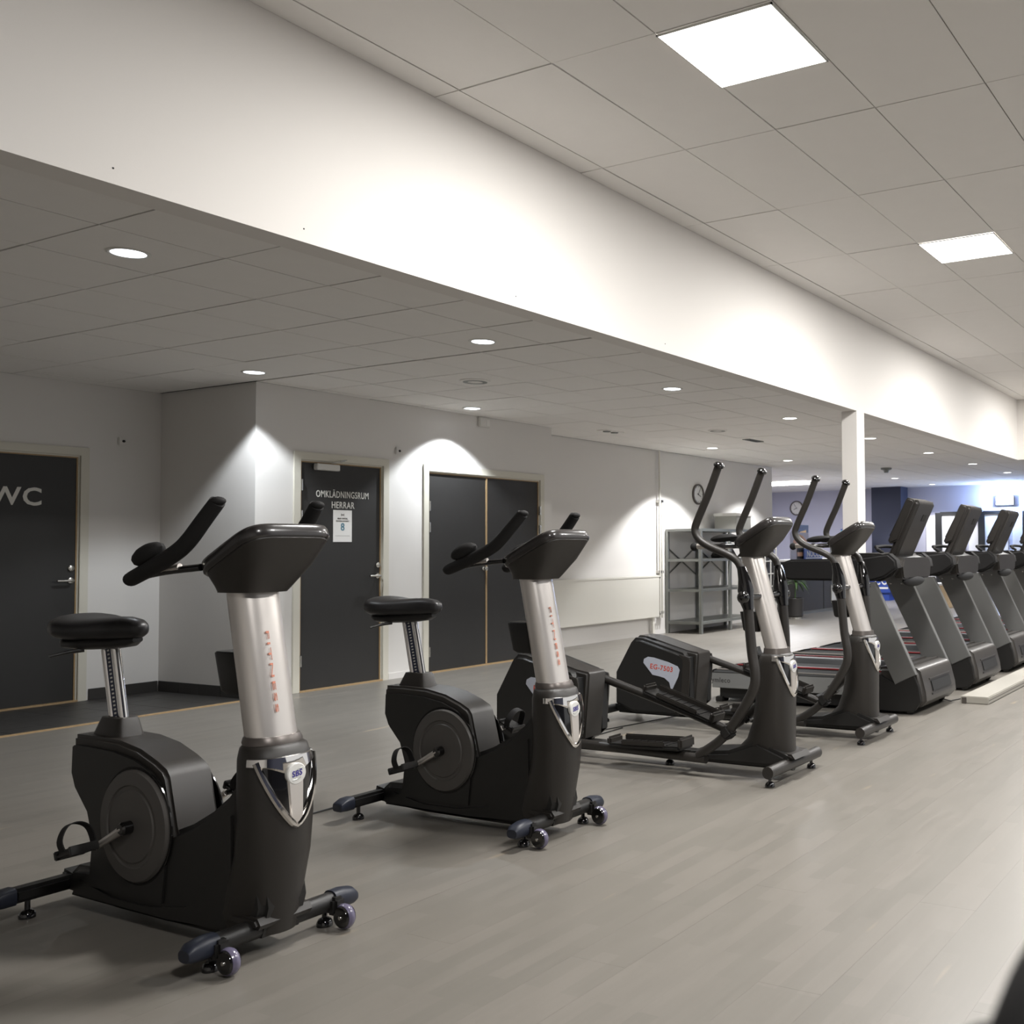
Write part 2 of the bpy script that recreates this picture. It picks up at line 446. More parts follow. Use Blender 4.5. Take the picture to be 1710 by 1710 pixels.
for i in range(13):
    for j in range(5):
        cx = XC - .15 - i * .3; cy = YD + .03 + .13 + j * .27
        if cx < 2: continue
        if sh is None:
            ob = MB().box((0, 0, -.006), (.296, .266, .012), None).build('floor_tile', 'dark_tile', fl); sh = ob.data
        else:
            ob = bpy.data.objects.new('floor_tile', sh); COL.objects.link(ob); ob.parent = fl
        ob.location = (cx, cy, random.uniform(-.0004, .0004))
st('trim_4', MB().b2((2.0, YD - .022, -.01), (XC, YD + .022, .008), .003), 'timber_edge')
# niche skirting of dark tiles
bb = empty('baseboard_niche', (0, 0, 0), kind='structure'); done(); sh = {}
def bt(cx, cy, along):
    if along not in sh:
        d = (.296, .012, .095) if along == 'x' else (.012, .29, .095)
        sh[along] = MB().box((0, 0, .0475), d, None, .002).build('tile', 'dark_tile', bb).data
        ob = [c for c in bb.children][-1]
    else:
        ob = bpy.data.objects.new('tile', sh[along]); COL.objects.link(ob); ob.parent = bb
    ob.location = (cx, cy, 0)
x = XC - .16
while x > 5.12 + .1:
    bt(x, YA - .007, 'x'); x -= .3
for k in range(4): bt(XC - .007, YA - .165 - .296 * k, 'y')
mb = MB().b2((XC, YD - .008, 0), (D2[0] - .07, YD, .06)).b2((D2[1] + .08, YD - .008, 0), (D3[0] - .08, YD, .06)).b2((D3[1] + .09, YD - .008, 0), (XJ, YD, .06)).b2((XJ, YR - .008, 0), (XE, YR, .06))
st('baseboard_back', mb, 'wall_paint')

# ------------------------------------------------------------------ doors
def casing(name, x0, x1, z1, y, p, w=.07):
    MB().prism([(x0, 0), (x0 - w, 0), (x0 - w, z1 + w), (x1 + w, z1 + w), (x1 + w, 0), (x1, 0), (x1, z1), (x0, z1)], y - .018, y + .0, 'y').build(name, 'casing_paint', p, bevel=.002)
    MB().prism([(x0 + .012, 0), (x0 - .018, 0), (x0 - .018, z1 + .018), (x1 + .018, z1 + .018), (x1 + .018, 0), (x1 - .012, 0), (x1 - .012, z1 - .012), (x0 + .012, z1 - .012)], y + .001, y + .09, 'y').build('jamb', 'casing_paint', p)
    MB().prism([(x0 + .022, .012), (x0 + .012, .012), (x0 + .012, z1 - .012), (x1 - .012, z1 - .012), (x1 - .012, .012), (x1 - .022, .012), (x1 - .022, z1 - .022), (x0 + .022, z1 - .022)], y + .006, y + .05, 'y').build('timber_lipping', 'timber_edge', p)
    MB().b2((x0 + .0, y - .02, 0), (x1, y + .06, .014)).build('threshold', 'timber_edge', p)
def handle(x, z, y, p, dirx=-1):
    MB().lathe((x, y, z), (0, -1, 0), [(.0, 0), (.026, 0), (.026, .008), (.02, .012), (0, .012)], 20).cyl((x, y - .01, z), (x, y - .05, z), .009, 12).tube([(x, y - .048, z), (x + dirx * .02, y - .052, z), (x + dirx * .13, y - .05, z)], .0095, 10, 3).build('lever_handle', 'steel', p)
    MB().lathe((x, y, z + .105), (0, -1, 0), [(0, 0), (.026, 0), (.026, .012), (.018, .018), (0, .018)], 20).build('lock_cylinder', 'steel', p)
def hinge(x, z, y, p):
    MB().cyl((x, y - .012, z - .05), (x, y - .012, z + .05), .01, 10).b2((x - .012, y - .006, z - .05), (x + .012, y, z + .05)).build('hinge', 'steel', p)
d = empty('door_1', (D1[0], YA, 0), kind='structure')
casing('casing', D1[0], D1[1], D1[2], YA, d)
MB().b2((D1[0] + .024, YA + .012, .016), (D1[1] - .024, YA + .052, D1[2] - .024)).build('door_leaf', 'door_black', d)
text('lettering', 'WC', .205, (4.52, YA + .011, 1.665), (1, 0, 0), (0, 0, 1), 'white_letter', d, bold=.02, sx=1.05)
handle(4.945, 1.03, YA + .012, d)
done()
d = empty('door_2', (D2[0], YD, 0), kind='structure')
casing('casing', D2[0], D2[1], D2[2], YD, d)
MB().b2((D2[0] + .024, YD + .012, .016), (D2[1] - .024, YD + .052, D2[2] - .024)).build('door_leaf', 'door_black', d)
text('lettering', 'OMKLÄDNINGSRUM', .088, (6.617, YD + .011, 1.760), (1, 0, 0), (0, 0, 1), 'white_letter', d, bold=.006, fit=.59)
text('lettering', 'HERRAR', .088, (6.617, YD + .011, 1.662), (1, 0, 0), (0, 0, 1), 'white_letter', d, bold=.006, fit=.255)
handle(7.025, 1.02, YD + .012, d)
for z in (1.86, 1.58, .28): hinge(D2[0] + .008, z, YD - .006, d)
c = MB().b2((6.29, YD - .045, 2.005), (6.54, YD + .012, 2.062), .006).build('door_closer', 'white_plastic', d)
MB().tube([(6.44, YD - .05, 2.075), (6.5, YD - .1, 2.09), (6.62, YD - .03, 2.112)], .007, 8, 1).build('closer_arm', 'steel', d)
done()
d = empty('door_3', (D3[0], YD, 0), kind='structure')
casing('casing', D3[0], D3[1], D3[2], YD, d)
xm = 8.52
MB().b2((D3[0] + .024, YD + .012, .016), (xm - .011, YD + .052, D3[2] - .024)).build('door_leaf', 'door_black', d)
MB().b2((xm + .011, YD + .012, .016), (D3[1] - .024, YD + .052, D3[2] - .024)).build('door_leaf', 'door_black', d)
MB().b2((xm - .010, YD + .004, .016), (xm + .010, YD + .05, D3[2] - .024)).build('timber_lipping', 'timber_edge', d)
MB().lathe((8.475, YD + .012, 1.06), (0, -1, 0), [(0, 0), (.022, 0), (.022, .01), (.012, .02), (.012, .03), (.024, .04), (.024, .05), (0, .055)], 20).build('door_knob', 'steel', d)
for z in (1.72, 1.5, .22):
    hinge(D3[0] + .008, z, YD - .006, d)
    hinge(D3[1] - .008, z, YD - .006, d)
done()
# things on the walls
n = empty('notice', (6.612, YD + .01, 1.347), 'white paper notice reading 8 taped to the men\'s changing room door', 'notice')
MB().b2((6.507, YD + .0085, 1.347), (6.717, YD + .0105, 1.645)).build('sheet', 'paper', n)
text('printed_number', '8', .1, (6.612, YD + .008, 1.455), (1, 0, 0), (0, 0, 1), 'ink_blue', n, bold=.01, sx=.9)
text('printed_symbol', '><', .04, (6.612, YD + .008, 1.587), (1, 0, 0), (0, 0, 1), 'ink_dark', n, bold=.02, sx=.8)
text('printed_line', 'MAX ANTAL', .019, (6.612, YD + .008, 1.56), (1, 0, 0), (0, 0, 1), 'ink_dark', n, bold=.02)
text('printed_line', 'PERSONER SAMTIDIGT', .015, (6.612, YD + .008, 1.538), (1, 0, 0), (0, 0, 1), 'ink_dark', n, sx=.9)
MB().b2((6.53, YD + .0078, 1.403), (6.694, YD + .0085, 1.405)).build('printed_rule', 'ink_dark', n)
done()
def dot(loc, lab, s=.035):
    o = empty('wall_sensor', loc, lab, 'sensor')
    MB().box((loc[0], loc[1] - .01, loc[2]), (s * 2, .02, s * 2), None, .006).build('base', 'wall_paint', o)
    MB().ell((loc[0] + .008, loc[1] - .022, loc[2]), (.014, .01, .012)).build('sensor_eye', 'dark_dot', o); done()
dot((5.345, YA, 2.256), 'small white sensor with dark eye on niche wall above right of the WC door')
dot((7.258, YD, 2.255), 'small white sensor with dark eye between single and double door')
o = empty('alarm_box', (8.45, YD, 2.665), 'small white box under the ceiling above the double black door', 'box')
MB().b2((8.37, YD - .04, 2.615), (8.535, YD, 2.72), .008).build('housing', 'white_plastic', o)
MB().b2((8.47, YD - .043, 2.63), (8.52, YD - .038, 2.70), .001).build('cover_plate', 'paper', o); done()
def clock(loc, r, ax, lab):
    o = empty('wall_clock', loc, lab, 'clock')
    ax = Vector(ax)
    MB().lathe(loc, ax, [(r * .8, 0), (r, 0), (r, .03), (r * .93, .035), (r * .84, .03), (r * .84, .005)], 32).build('rim', 'collar_grey', o)
    MB().lathe(loc, ax, [(0, .01), (r * .86, .01), (r * .86, .014), (0, .014)], 32).build('dial', 'white_plastic', o)
    u = Vector((1, 0, 0)) if abs(ax.y) > .5 else Vector((0, 1, 0)); z = Vector((0, 0, 1)); c = Vector(loc) + ax * .018
    def hand(ang, l, w, nm):
        d_ = u * math.sin(ang) + z * math.cos(ang)
        MB().tube([c - d_ * .02, c + d_ * l], w, 4, 1).build(nm, 'ink_dark', o)
    hand(2.0, r * .5, .006, 'hour_hand'); hand(.6, r * .72, .004, 'minute_hand')
    mbt = MB()
    for k in range(12):
        a = k * PI / 6; d_ = u * math.sin(a) + z * math.cos(a)
        mbt.tube([c + d_ * r * .68, c + d_ * r * .78], .003, 4, 1)
    mbt.build('hour_marks', 'ink_dark', o, kind='stuff'); done()
clock((13.80, YR, 2.125), .165, (0, -1, 0), 'round grey rimmed wall clock above the shelving rack')
clock((XW, 11.45, 2.3), .19, (-1, 0, 0), 'small round clock on the far lilac wall behind the ellipticals')

# radiator and pipes
o = empty('radiator', (11.3, YR, 0), 'long white panel radiator on the wall right of the double door', 'radiator')
x0, x1 = 9.85, 12.55
MB().b2((x0, YR - .10, .26), (x1, YR - .03, .86), .008).build('panel', 'radiator_paint', o)
MB().b2((x0 - .005, YR - .105, .845), (x1 + .005, YR - .025, .875), .004).build('top_grille', 'radiator_paint', o)
for x in (x0 + .3, x1 - .25): MB().b2((x, YR - .03, .3), (x + .04, YR - .001, .8)).build('wall_bracket', 'radiator_paint', o)
for x in (x0 + .2, x1 - .15): MB().b2((x, YR - .08, 0), (x + .05, YR - .05, .262)).build('foot', 'radiator_paint', o)
MB().tube([(x1, YR - .065, .84), (x1 + .055, YR - .065, .84)], .018, 10, 1).build('valve', 'steel', o)
MB().tube([(x1, YR - .065, .3), (x1 + .055, YR - .065, .3)], .018, 10, 1).build('valve', 'steel', o)
done()
o = empty('heating_pipe', (12.66, YR, 0), 'white vertical heating pipe from ceiling to radiator end', 'pipe')
MB().cyl((12.64, YR - .05, .24), (12.64, YR - .05, ZC), .016, 12).build('pipe', 'radiator_paint', o)
MB().cyl((12.70, YR - .05, .24), (12.70, YR - .05, 1.95), .014, 12).build('pipe', 'radiator_paint', o)
for z in (.3, .9, 1.95): MB().b2((12.61, YR - .06, z), (12.73, YR, z + .04)).build('pipe_clip', 'steel', o)
done()

# ------------------------------------------------------------------ lights
def area(name, loc, sx_, sy_, w, col, parent, spread=PI):
    l = bpy.data.lights.new(name, 'AREA'); l.shape = 'RECTANGLE'; l.size = sx_; l.size_y = sy_; l.energy = w; l.color = col; l.spread = spread
    ob = bpy.data.objects.new(name, l); COL.objects.link(ob); ob.parent = parent; ob.location = Vector(loc) - ORG[0]
    return ob
for i, (x, y) in enumerate(PAN):
    labs = ['square glowing ceiling panel nearest the camera at upper right', 'second smaller looking glowing ceiling panel further along the high ceiling']
    o = empty('ceiling_light', (x, y, ZU), labs[i] if i < 2 else 'square glowing ceiling panel out of the picture, %s of those on the high ceiling' % ['', '', 'third', 'fourth', 'fifth', 'sixth', 'seventh', 'eighth'][i], 'ceiling light', 'square ceiling panels')
    MB().prism([(x - .298, y - .298), (x + .298, y - .298), (x + .298, y + .298), (x - .298, y + .298)], ZU - .006, ZU - .002, 'z').build('diffuser', 'panel_glow', o)
    MB().b2((x - .3, y - .3, ZU - .008), (x - .292, y + .3, ZU - .001)).b2((x + .292, y - .3, ZU - .008), (x + .3, y + .3, ZU - .001)).b2((x - .3, y - .3, ZU - .008), (x + .3, y - .292, ZU - .001)).b2((x - .3, y + .292, ZU - .008), (x + .3, y + .3, ZU - .001)).build('frame', 'white_plastic', o)
    area('lamp', (x, y, ZU - .012), .56, .56, PANEL_W, (1.0, .985, .965), o)
    done()
near = [2.947 + 2.46 * k for k in range(8)]; far = [5.40, 7.885, 12.77, 15.26, 20.4, 22.9]
DL = [(x, 5.065, 'near') for x in near] + [(x, 7.53, 'far') for x in far] + [(19.0, 10.0, 'far')]
ordn = ['first', 'second', 'third', 'fourth', 'fifth', 'sixth', 'seventh', 'eighth']
proto = None
cn = {'near': 0, 'far': 0}
def spot(loc, w, parent, col):
    l = bpy.data.lights.new('lamp', 'SPOT'); l.energy = w; l.spot_size = math.radians(110); l.spot_blend = .3; l.shadow_soft_size = .03; l.color = col
    ob = bpy.data.objects.new('lamp', l); COL.objects.link(ob); ob.parent = parent; ob.location = loc
for x, y, k in DL:
    cool = x < 8.2
    i = cn[k]; cn[k] += 1
    if k == 'near': lab = 'round recessed downlight, %s from the left in the row beside the beam' % ordn[i]
    else: lab = 'round recessed downlight, %s from the left in the row along the back wall' % ordn[min(i, 7)]
    o = empty('downlight', (x, y, ZC), lab, 'downlight', 'round ceiling downlights')
    if cool: r1 = MB().lathe((x, y, ZC), (0, 0, -1), [(.078, 0), (.098, 0), (.098, .003), (.088, .007), (.078, .004)], 28).build('trim_ring', 'white_plastic', o)
    else: r1 = MB().lathe((x, y, ZC), (0, 0, -1), [(.078, 0), (.098, 0), (.098, .003), (.088, .007), (.078, .004)], 28).build('trim_ring', 'white_plastic', o)
    MB().lathe((x, y, ZC), (0, 0, -1), [(0, 0), (.079, 0), (.079, .0035), (0, .0035)], 28).build('reflector', 'down_glow' if cool else 'down_warm', o)
    spot((0, 0, -.015), SPOT_W * (.8 if k == 'near' else 1.25) * ((1.3 if x > 14 else 2.9) if x > 9 else (.25 if x < 3 else (.85 if (x < 6 and k == 'far') else 1.2))), o, (.89, .945, 1.0) if cool else (.98, .985, 1.0))
    done()
# ceiling details
def vent(x, y, r, lab):
    o = empty('ceiling_speaker', (x, y, ZC), lab, 'speaker')
    MB().lathe((x, y, ZC), (0, 0, -1), [(0, .0), (r, 0), (r, .006), (r * .88, .012), (0, .012)], 28).build('cover', 'ceiling_tile', o)
    MB().lathe((x, y, ZC), (0, 0, -1), [(r * .5, .0), (r * .8, .0), (r * .8, .014), (r * .5, .014)], 28).build('grille', 'rack_grey', o); done()
vent(6.63, 6.3, .13, 'round grey ceiling speaker between the downlights left of centre')
vent(10.9, 6.35, .12, 'second round ceiling speaker further back near the air slot')
o = empty('air_slot', (12.15, 6.52, ZC), 'narrow dark rectangular air slot in the low ceiling', 'vent')
MB().b2((11.95, 6.46, ZC - .012), (12.35, 6.58, ZC - .002), .002).build('frame', 'rack_grey', o)
for k in range(3): MB().b2((11.98, 6.475 + k * .03, ZC - .015), (12.32, 6.49 + k * .03, ZC - .011)).build('slat', 'dark_dot', o)
done()
o = empty('dark_downlight', (10.28, 7.53, ZC), 'unlit dark twin spot fitting in the low ceiling near the back wall', 'ceiling light')
MB().b2((10.10, 7.45, ZC - .008), (10.46, 7.61, ZC - .001), .002).build('frame', 'ceiling_tile', o)
for dx in (-.08, .08): MB().lathe((10.28 + dx, 7.53, ZC - .008), (0, 0, -1), [(0, 0), (.05, 0), (.045, .012), (0, .012)], 16).build('spot_head', 'rack_grey', o)
done()
o = empty('smoke_detector', (17.7, 6.7, ZC), 'small dark detector hanging from the ceiling right of the white post', 'detector')
MB().lathe((17.7, 6.7, ZC), (0, 0, -1), [(0, 0), (.1, 0), (.1, .03), (.05, .05), (.04, .09), (0, .09)], 20).build('housing', 'rack_grey', o); done()

# ================================================================== BIKE
def pads(mbx, pts, mt, p, r=.026):
    for (x, y, z) in pts:
        MB().cyl((x, y, z), (x, y, .02), .009, 8).lathe((x, y, 0), (0, 0, 1), [(0, 0), (r, 0), (r, .012), (r * .8, .022), (r * .45, .028), (0, .028)], 16).build('foot_pad', mt, p)
def chrome_front(p, C, pt_, zt, zb, badge_z, sc_=1.0):
    """chrome framed black shield wrapped round the casing front"""
    n = 15
    A = 62.0
    def zlow(t):   # t 0..1 from centre to edge
        return zb + (zt - zb) * (t ** 1.25)
    top = []; low = []
    for k in range(-n, n + 1):
        th = math.radians(A) * k / n
        top.append((th, zt)); low.append((th, zlow(abs(k) / n)))
    # shield
    rows = 6; vs_ = []; fs_ = []
    for j in range(rows + 1):
        for (a, z1), (b, z0) in zip(top, low):
            z = z0 + (z1 - z0) * j / rows
            vs_.append(pt_(a, z, .002))
    w = len(top)
    for j in range(rows):
        for i in range(w - 1): fs_.append((j * w + i, j * w + i + 1, (j + 1) * w + i + 1, (j + 1) * w + i))
    MB().add(vs_, fs_).build('front_shield', 'gloss_black', p)
    path = [pt_(a, z, .004) for a, z in low]
    MB().tube(path, .0105 * sc_, 8, 1).build('chrome_trim', 'chrome', p)
    # upper chrome band with swept under edge
    vs_ = []; fs_ = []; nn = 24
    for k in range(nn + 1):
        th = math.radians(80) * (2 * k / nn - 1)
        dip = .030 * math.exp(-((th / .5) ** 2))
        for zz, off in ((zt + .012, .001), (zt + .010, .006), (zt - .012 - dip * .8, .007), (zt - .016 - dip, .002)):
            vs_.append(pt_(th, zz, off))
    for k in range(nn):
        for j in range(3): fs_.append((k * 4 + j, k * 4 + 4 + j, k * 4 + 5 + j, k * 4 + 1 + j))
    MB().add(vs_, fs_).build('chrome_band', 'chrome', p)
    # centre strap
    vs_ = []; fs_ = []; nn = 10
    for k in range(nn + 1):
        z = badge_z + (zb + .006 - badge_z) * k / nn; hw = (.021 - .007 * k / nn) * sc_
        for a, off in ((-hw / .1, .003), (-hw / .1 * .8, .009), (hw / .1 * .8, .009), (hw / .1, .003)): vs_.append(pt_(a, z, off))
    for k in range(nn):
        for j in range(3): fs_.append((k * 4 + j, k * 4 + 4 + j, k * 4 + 5 + j, k * 4 + 1 + j))
    MB().add(vs_, fs_).build('centre_strap', 'satin_silver', p)
    c = pt_(0, badge_z, .006)
    b = MB().lathe(c, (0, -1, 0), [(0, -.01), (.033 * sc_, -.01), (.034 * sc_, .004), (.031 * sc_, .007), (0, .007)], 28).build('badge', 'badge_white', p)
    q = text('badge_text', 'SBS', .026 * sc_, Vector(c) + Vector((0, -.0078, -.007 * sc_)), (1, 0, .12), (0, 0, 1), 'badge_blue', b, bold=.03, ext=.0004, fit=.036 * sc_)
    MB().tube([Vector(c) + Vector((dx * sc_, -.0075, dz * sc_)) for dx, dz in ((-.016, -.018), (0, -.017), (.014, -.012))], .0016, 4, 3).tube([Vector(c) + Vector((dx * sc_, -.0075, dz * sc_)) for dx, dz in ((-.006, .009), (.006, .014), (.02, .017))], .0016, 4, 3).build('badge_swoosh', 'rack_grey', b)

def console(p, C, top_c, d, hw, hl, neck, thick=.045, hw2=None):
    """d = direction front-top -> rear-low in (y,z); neck=(y,z,hx,hy)"""
    X = Vector((1, 0, 0)); D = Vector((0, d[0], d[1])).normalized(); N = X.cross(D).normalized()
    if N.z < 0: N = -N
    T = Vector((C, top_c[0], top_c[1]))
    nk = Vector((C, neck[0], neck[1])); Y = Vector((0, 1, 0))
    def tap(c, a, b, e, f=.88):   # wider toward the front (top)
        out = []
        for q in ring(c, X, D, a, b, 40, e):
            t = (q - c).dot(D) / b
            w = 1 - (1 - f) * (t * .5 + .5)
            out.append(c + D * ((q - c).dot(D)) + X * ((q - c).dot(X)) * w + N * ((q - c).dot(N)))
        return out
    r0 = ring(nk, X, Y, neck[2], neck[3], 40, 3.2)
    rings = [r0, [a.lerp(b, .12) for a, b in zip(r0, tap(T - N * thick * 2.0, hw * .86, hl * .86, 4.2))],
             [a.lerp(b, .62) for a, b in zip(r0, tap(T - N * thick * 1.6, hw * .93, hl * .92, 4.2))],
             tap(T - N * thick * 1.1, hw * .955, hl * .955, 4.5), tap(T - N * thick * .9, hw * .95, hl * .95, 5)]
    h = MB().loft(rings).build('console_housing', 'body_brown', p, sharp=28)
    MB().loft([tap(T - N * thick * 1.0, hw * .97, hl * .97, 5), tap(T - N * thick * .85, hw, hl, 5), tap(T - N * thick * .3, hw * 1.005, hl * 1.005, 5), tap(T - N * thick * .08, hw * .985, hl * .985, 5), tap(T, hw * .94, hl * .94, 5)]).build('console_rim', 'rim_black', p, sharp=50)
    rr = [tap(T + N * .001, hw * .8, hl * .78, 6), tap(T + N * .004, hw * .79, hl * .77, 6)]
    MB().loft(rr).build('display', 'screen_glass', p)
    return T, D, N

def make_bike(C, label):
    p = empty('exercise_bike', (C, 3.4, 0), label, 'exercise bike', 'upright exercise bikes')
    # rear drive housing
    prof = [(3.872, .585), (3.877, .472), (3.850, .412), (3.775, .336), (3.747, .257), (3.758, .152), (3.80, .07), (3.30, .07), (3.272, .30), (3.33, .505), (3.385, .545), (3.48, .578), (3.60, .597), (3.74, .602), (3.84, .602)]
    mb = MB(); rings = []
    mb.prism(prof, C - .092, C + .092, 'x', .028, 4)
    mb.build('drive_housing', 'body_black', p, sharp=50)
    MB().prism([(3.295, .06), (3.264, .29), (3.322, .505), (3.34, .528), (3.39, .552), (3.485, .585), (3.60, .604), (3.74, .608), (3.86, .607), (3.86, .55), (3.40, .50), (3.35, .30)], C - .080, C + .080, 'x', .012, 3).build('spine_cover', 'body_brown', p, sharp=50)
    # front fairing sweeping up to the casing
    fair = [(3.84, .15), (3.885, .115), (3.875, .05), (3.60, .035), (3.05, .035), (2.86, .055), (2.83, .15), (2.86, .30), (2.90, .50), (2.96, .535), (3.02, .47), (3.10, .415), (3.2, .365), (3.30, .33), (3.42, .27), (3.6, .16)]
    MB().prism(fair, C - .085, C + .085, 'x', .02, 3).build('lower_fairing', 'body_black', p, sharp=50)
    # raised sweep panels low on each side
    sw = [(3.80, .12), (3.60, .085), (3.4, .085), (3.2, .115), (3.10, .165), (3.04, .23), (3.005, .33), (2.99, .43), (2.97, .43), (2.965, .2), (2.985, .06), (3.3, .045), (3.85, .05)]
    for s_ in (-1, 1):
        a, b = sorted((C + s_ * .076, C + s_ * .0915))
        MB().prism(sw, a, b, 'x', .008, 2).build('sweep_panel', 'body_black', p, sharp=50)
    # front casing
    secs = [(.645, 2.903, .070, .088), (.635, 2.899, .082, .100), (.60, 2.896, .090, .108), (.52, 2.892, .094, .110), (.42, 2.888, .096, .110), (.30, 2.900, .100, .108), (.2, 2.93, .115, .102), (.12, 2.96, .135, .096), (.06, 2.98, .145, .09)]
    MB().loft([ring((C, y, z), (1, 0, 0), (0, 1, 0), a, b, 40, 2.3) for z, y, b, a in secs]).build('front_casing', 'body_brown', p, sharp=50)
    def cp(th, z, off):
        for (z1, y1, b1, a1), (z2, y2, b2, a2) in zip(secs, secs[1:]):
            if z1 >= z >= z2:
                t = (z1 - z) / (z1 - z2); y = y1 + (y2 - y1) * t; b = b1 + (b2 - b1) * t; a = a1 + (a2 - a1) * t; break
        else: y, b, a = secs[0][1:]
        s_, c_ = math.sin(th), math.cos(th); e = 2 / 2.3
        return Vector((C + (a + off) * math.copysign(abs(s_) ** e, s_), y - (b + off) * math.copysign(abs(c_) ** e, c_), z))
    chrome_front(p, C, cp, .598, .395, .553)
    # column
    MB().loft([ring((C, 2.903, .64), (1, 0, 0), (0, 1, 0), .090, .072, 40, 2.2), ring((C, 2.906, .652), (1, 0, 0), (0, 1, 0), .092, .074, 40, 2.2), ring((C, 2.909, .668), (1, 0, 0), (0, 1, 0), .086, .068, 40, 2.2)]).build('column_collar', 'collar_grey', p)
    MB().loft([ring((C, 2.903, .62), (1, 0, 0), (0, 1, 0), .080, .060, 40, 2.3), ring((C, 3.012, 1.135), (1, 0, 0), (0, 1, 0), .080, .060, 40, 2.3)]).build('column', 'satin_silver', p)
    ax = Vector((0, .109, .515)).normalized()
    text('column_lettering', 'FITNESS', .015, Vector((C - .018, 2.9195, 1.0)) + Vector((0, 0.0, 0)), -ax, (1, 0, 0), 'label_orange', p, 'LEFT', .0008, .0, 1, None, .26)
    # cup holder behind the column
    MB().loft([ring((C, 3.04, .79), (1, 0, 0), (0, 1, 0), .042, .055, 24, 5), ring((C, 3.05, .80), (1, 0, 0), (0, 1, 0), .048, .062, 24, 5), ring((C, 3.065, .92), (1, 0, 0), (0, 1, 0), .054, .075, 24, 5), ring((C, 3.065, .926), (1, 0, 0), (0, 1, 0), .05, .07, 24, 5)]).build('bottle_holder', 'body_black', p)
    T, D, N = console(p, C, (2.962, 1.272), (.30, -.135), .158, .165, (3.01, 1.118, .088, .092), .045)
    # handlebar
    for s_ in (-1, 1):
        k = MB().tube([(C + s_ * .178, 2.93, 1.402), (C + s_ * .186, 2.985, 1.345), (C + s_ * .19, 3.045, 1.288), (C + s_ * .192, 3.10, 1.252), (C + s_ * .192, 3.20, 1.212), (C + s_ * .19, 3.34, 1.165)], [.0235, .0245, .0255, .026, .026, .024], 16, 4)
        k.ell((C + s_ * .178, 2.928, 1.404), (.0235, .0235, .014)).ell((C + s_ * .19, 3.345, 1.163), (.024, .028, .023)).build('grip', 'grip_black', p)
        MB().ell((C + s_ * .19, 3.255, 1.243), (.036, .075, .032), Quaternion((1, 0, 0), -.35).to_matrix()).build('palm_pad', 'grip_black', p)
        MB().tube([(C + s_ * .187, 3.30, 1.172), (C + s_ * .165, 3.20, 1.188), (C + s_ * .13, 3.08, 1.20)], .012, 10, 4).build('handlebar_arm', 'gloss_black', p)
        MB().tube([(C + s_ * .17, 3.215, 1.192), (C + s_ * .153, 3.15, 1.201)], .0128, 10, 1).build('arm_sleeve', 'satin_silver', p)
    # seat post, boot, saddle
    MB().loft([ring((C, 3.735, .588), (1, 0, 0), (0, 1, 0), .052, .098, 24, 5), ring((C, 3.733, .60), (1, 0, 0), (0, 1, 0), .050, .092, 24, 5), ring((C, 3.725, .655), (1, 0, 0), (0, 1, 0), .040, .068, 24, 5), ring((C, 3.725, .668), (1, 0, 0), (0, 1, 0), .036, .062, 24, 5)]).build('post_boot', 'body_brown', p)
    d_ = Vector((0, 3.79 - 3.73, .93 - .66)).normalized(); q = Vector((1, 0, 0)).cross(d_)
    a0 = Vector((C, 3.728, .65)); a1 = Vector((C, 3.790, .925))
    for s_ in (-1, 1): MB().cyl(a0 + q * s_ * .029, a1 + q * s_ * .029, .0155, 20).build('post_tube', 'chrome', p)
    rotm = Matrix((Vector((1, 0, 0)), q, d_)).transposed().to_3x3()
    MB().box((a0 + a1) / 2, (.02, .05, (a1 - a0).length), rotm).build('height_scale', 'scale_navy', p)
    mk = MB()
    for k in range(18):
        cc = a0.lerp(a1, .06 + .9 * k / 18)
        for s_ in (-1, 1): mk.box(cc + Vector((s_ * .0102, 0, 0)), (.001, .012, .006), rotm)
    mk.build('scale_marks', 'white_letter', p, kind='stuff')
    prof = [(3.590, .012, .992, .972), (3.600, .024, 1.006, .958), (3.625, .034, 1.016, .948), (3.68, .042, 1.023, .940), (3.74, .058, 1.022, .936), (3.80, .088, 1.019, .934), (3.86, .118, 1.020, .932), (3.915, .130, 1.027, .932), (3.96, .122, 1.030, .936), (3.99, .092, 1.024, .946), (4.003, .05, 1.012, .962)]
    MB().loft([ring((C, y, (a + b) / 2), (1, 0, 0), (0, 0, 1), w, (a - b) / 2, 28, 2.6) for y, w, a, b in prof]).build('saddle', 'leather_black', p, sharp=60)
    prof = [(3.625, .018, .952, .935), (3.66, .028, .955, .918), (3.74, .045, .950, .908), (3.84, .085, .945, .903), (3.92, .098, .945, .905), (3.96, .08, .945, .918)]
    MB().loft([ring((C, y, (a + b) / 2), (1, 0, 0), (0, 0, 1), w, (a - b) / 2, 24, 3) for y, w, a, b in prof]).build('saddle_shell', 'body_black', p, sharp=60)
    MB().tube([(C - .06, 3.84, .905), (C - .10, 3.86, .90), (C - .155, 3.88, .888)], [.008, .007, .005], 8, 3).build('saddle_lever', 'body_black', p)
    # crank discs
    for s_ in (-1, 1):
        MB().lathe((C + s_ * .088, 3.47, .335), (s_, 0, 0), [(0, 0), (.196, 0), (.196, .004), (0, .004)], 48).build('disc_gap', 'gloss_black', p)
        MB().lathe((C + s_ * .090, 3.47, .335), (s_, 0, 0), [(0, 0), (.187, 0), (.187, .006), (.181, .014), (.138, .018), (.134, .014), (.122, .014), (.118, .018), (.03, .020), (0, .020)], 48).build('crank_disc', 'disc_grey', p, sharp=25)
        ca = Vector((0, .14, -.075)) * (1 if s_ < 0 else -1)
        e0 = Vector((C + s_ * .118, 3.47, .335)); e1 = e0 + ca + Vector((s_ * .02, 0, 0))
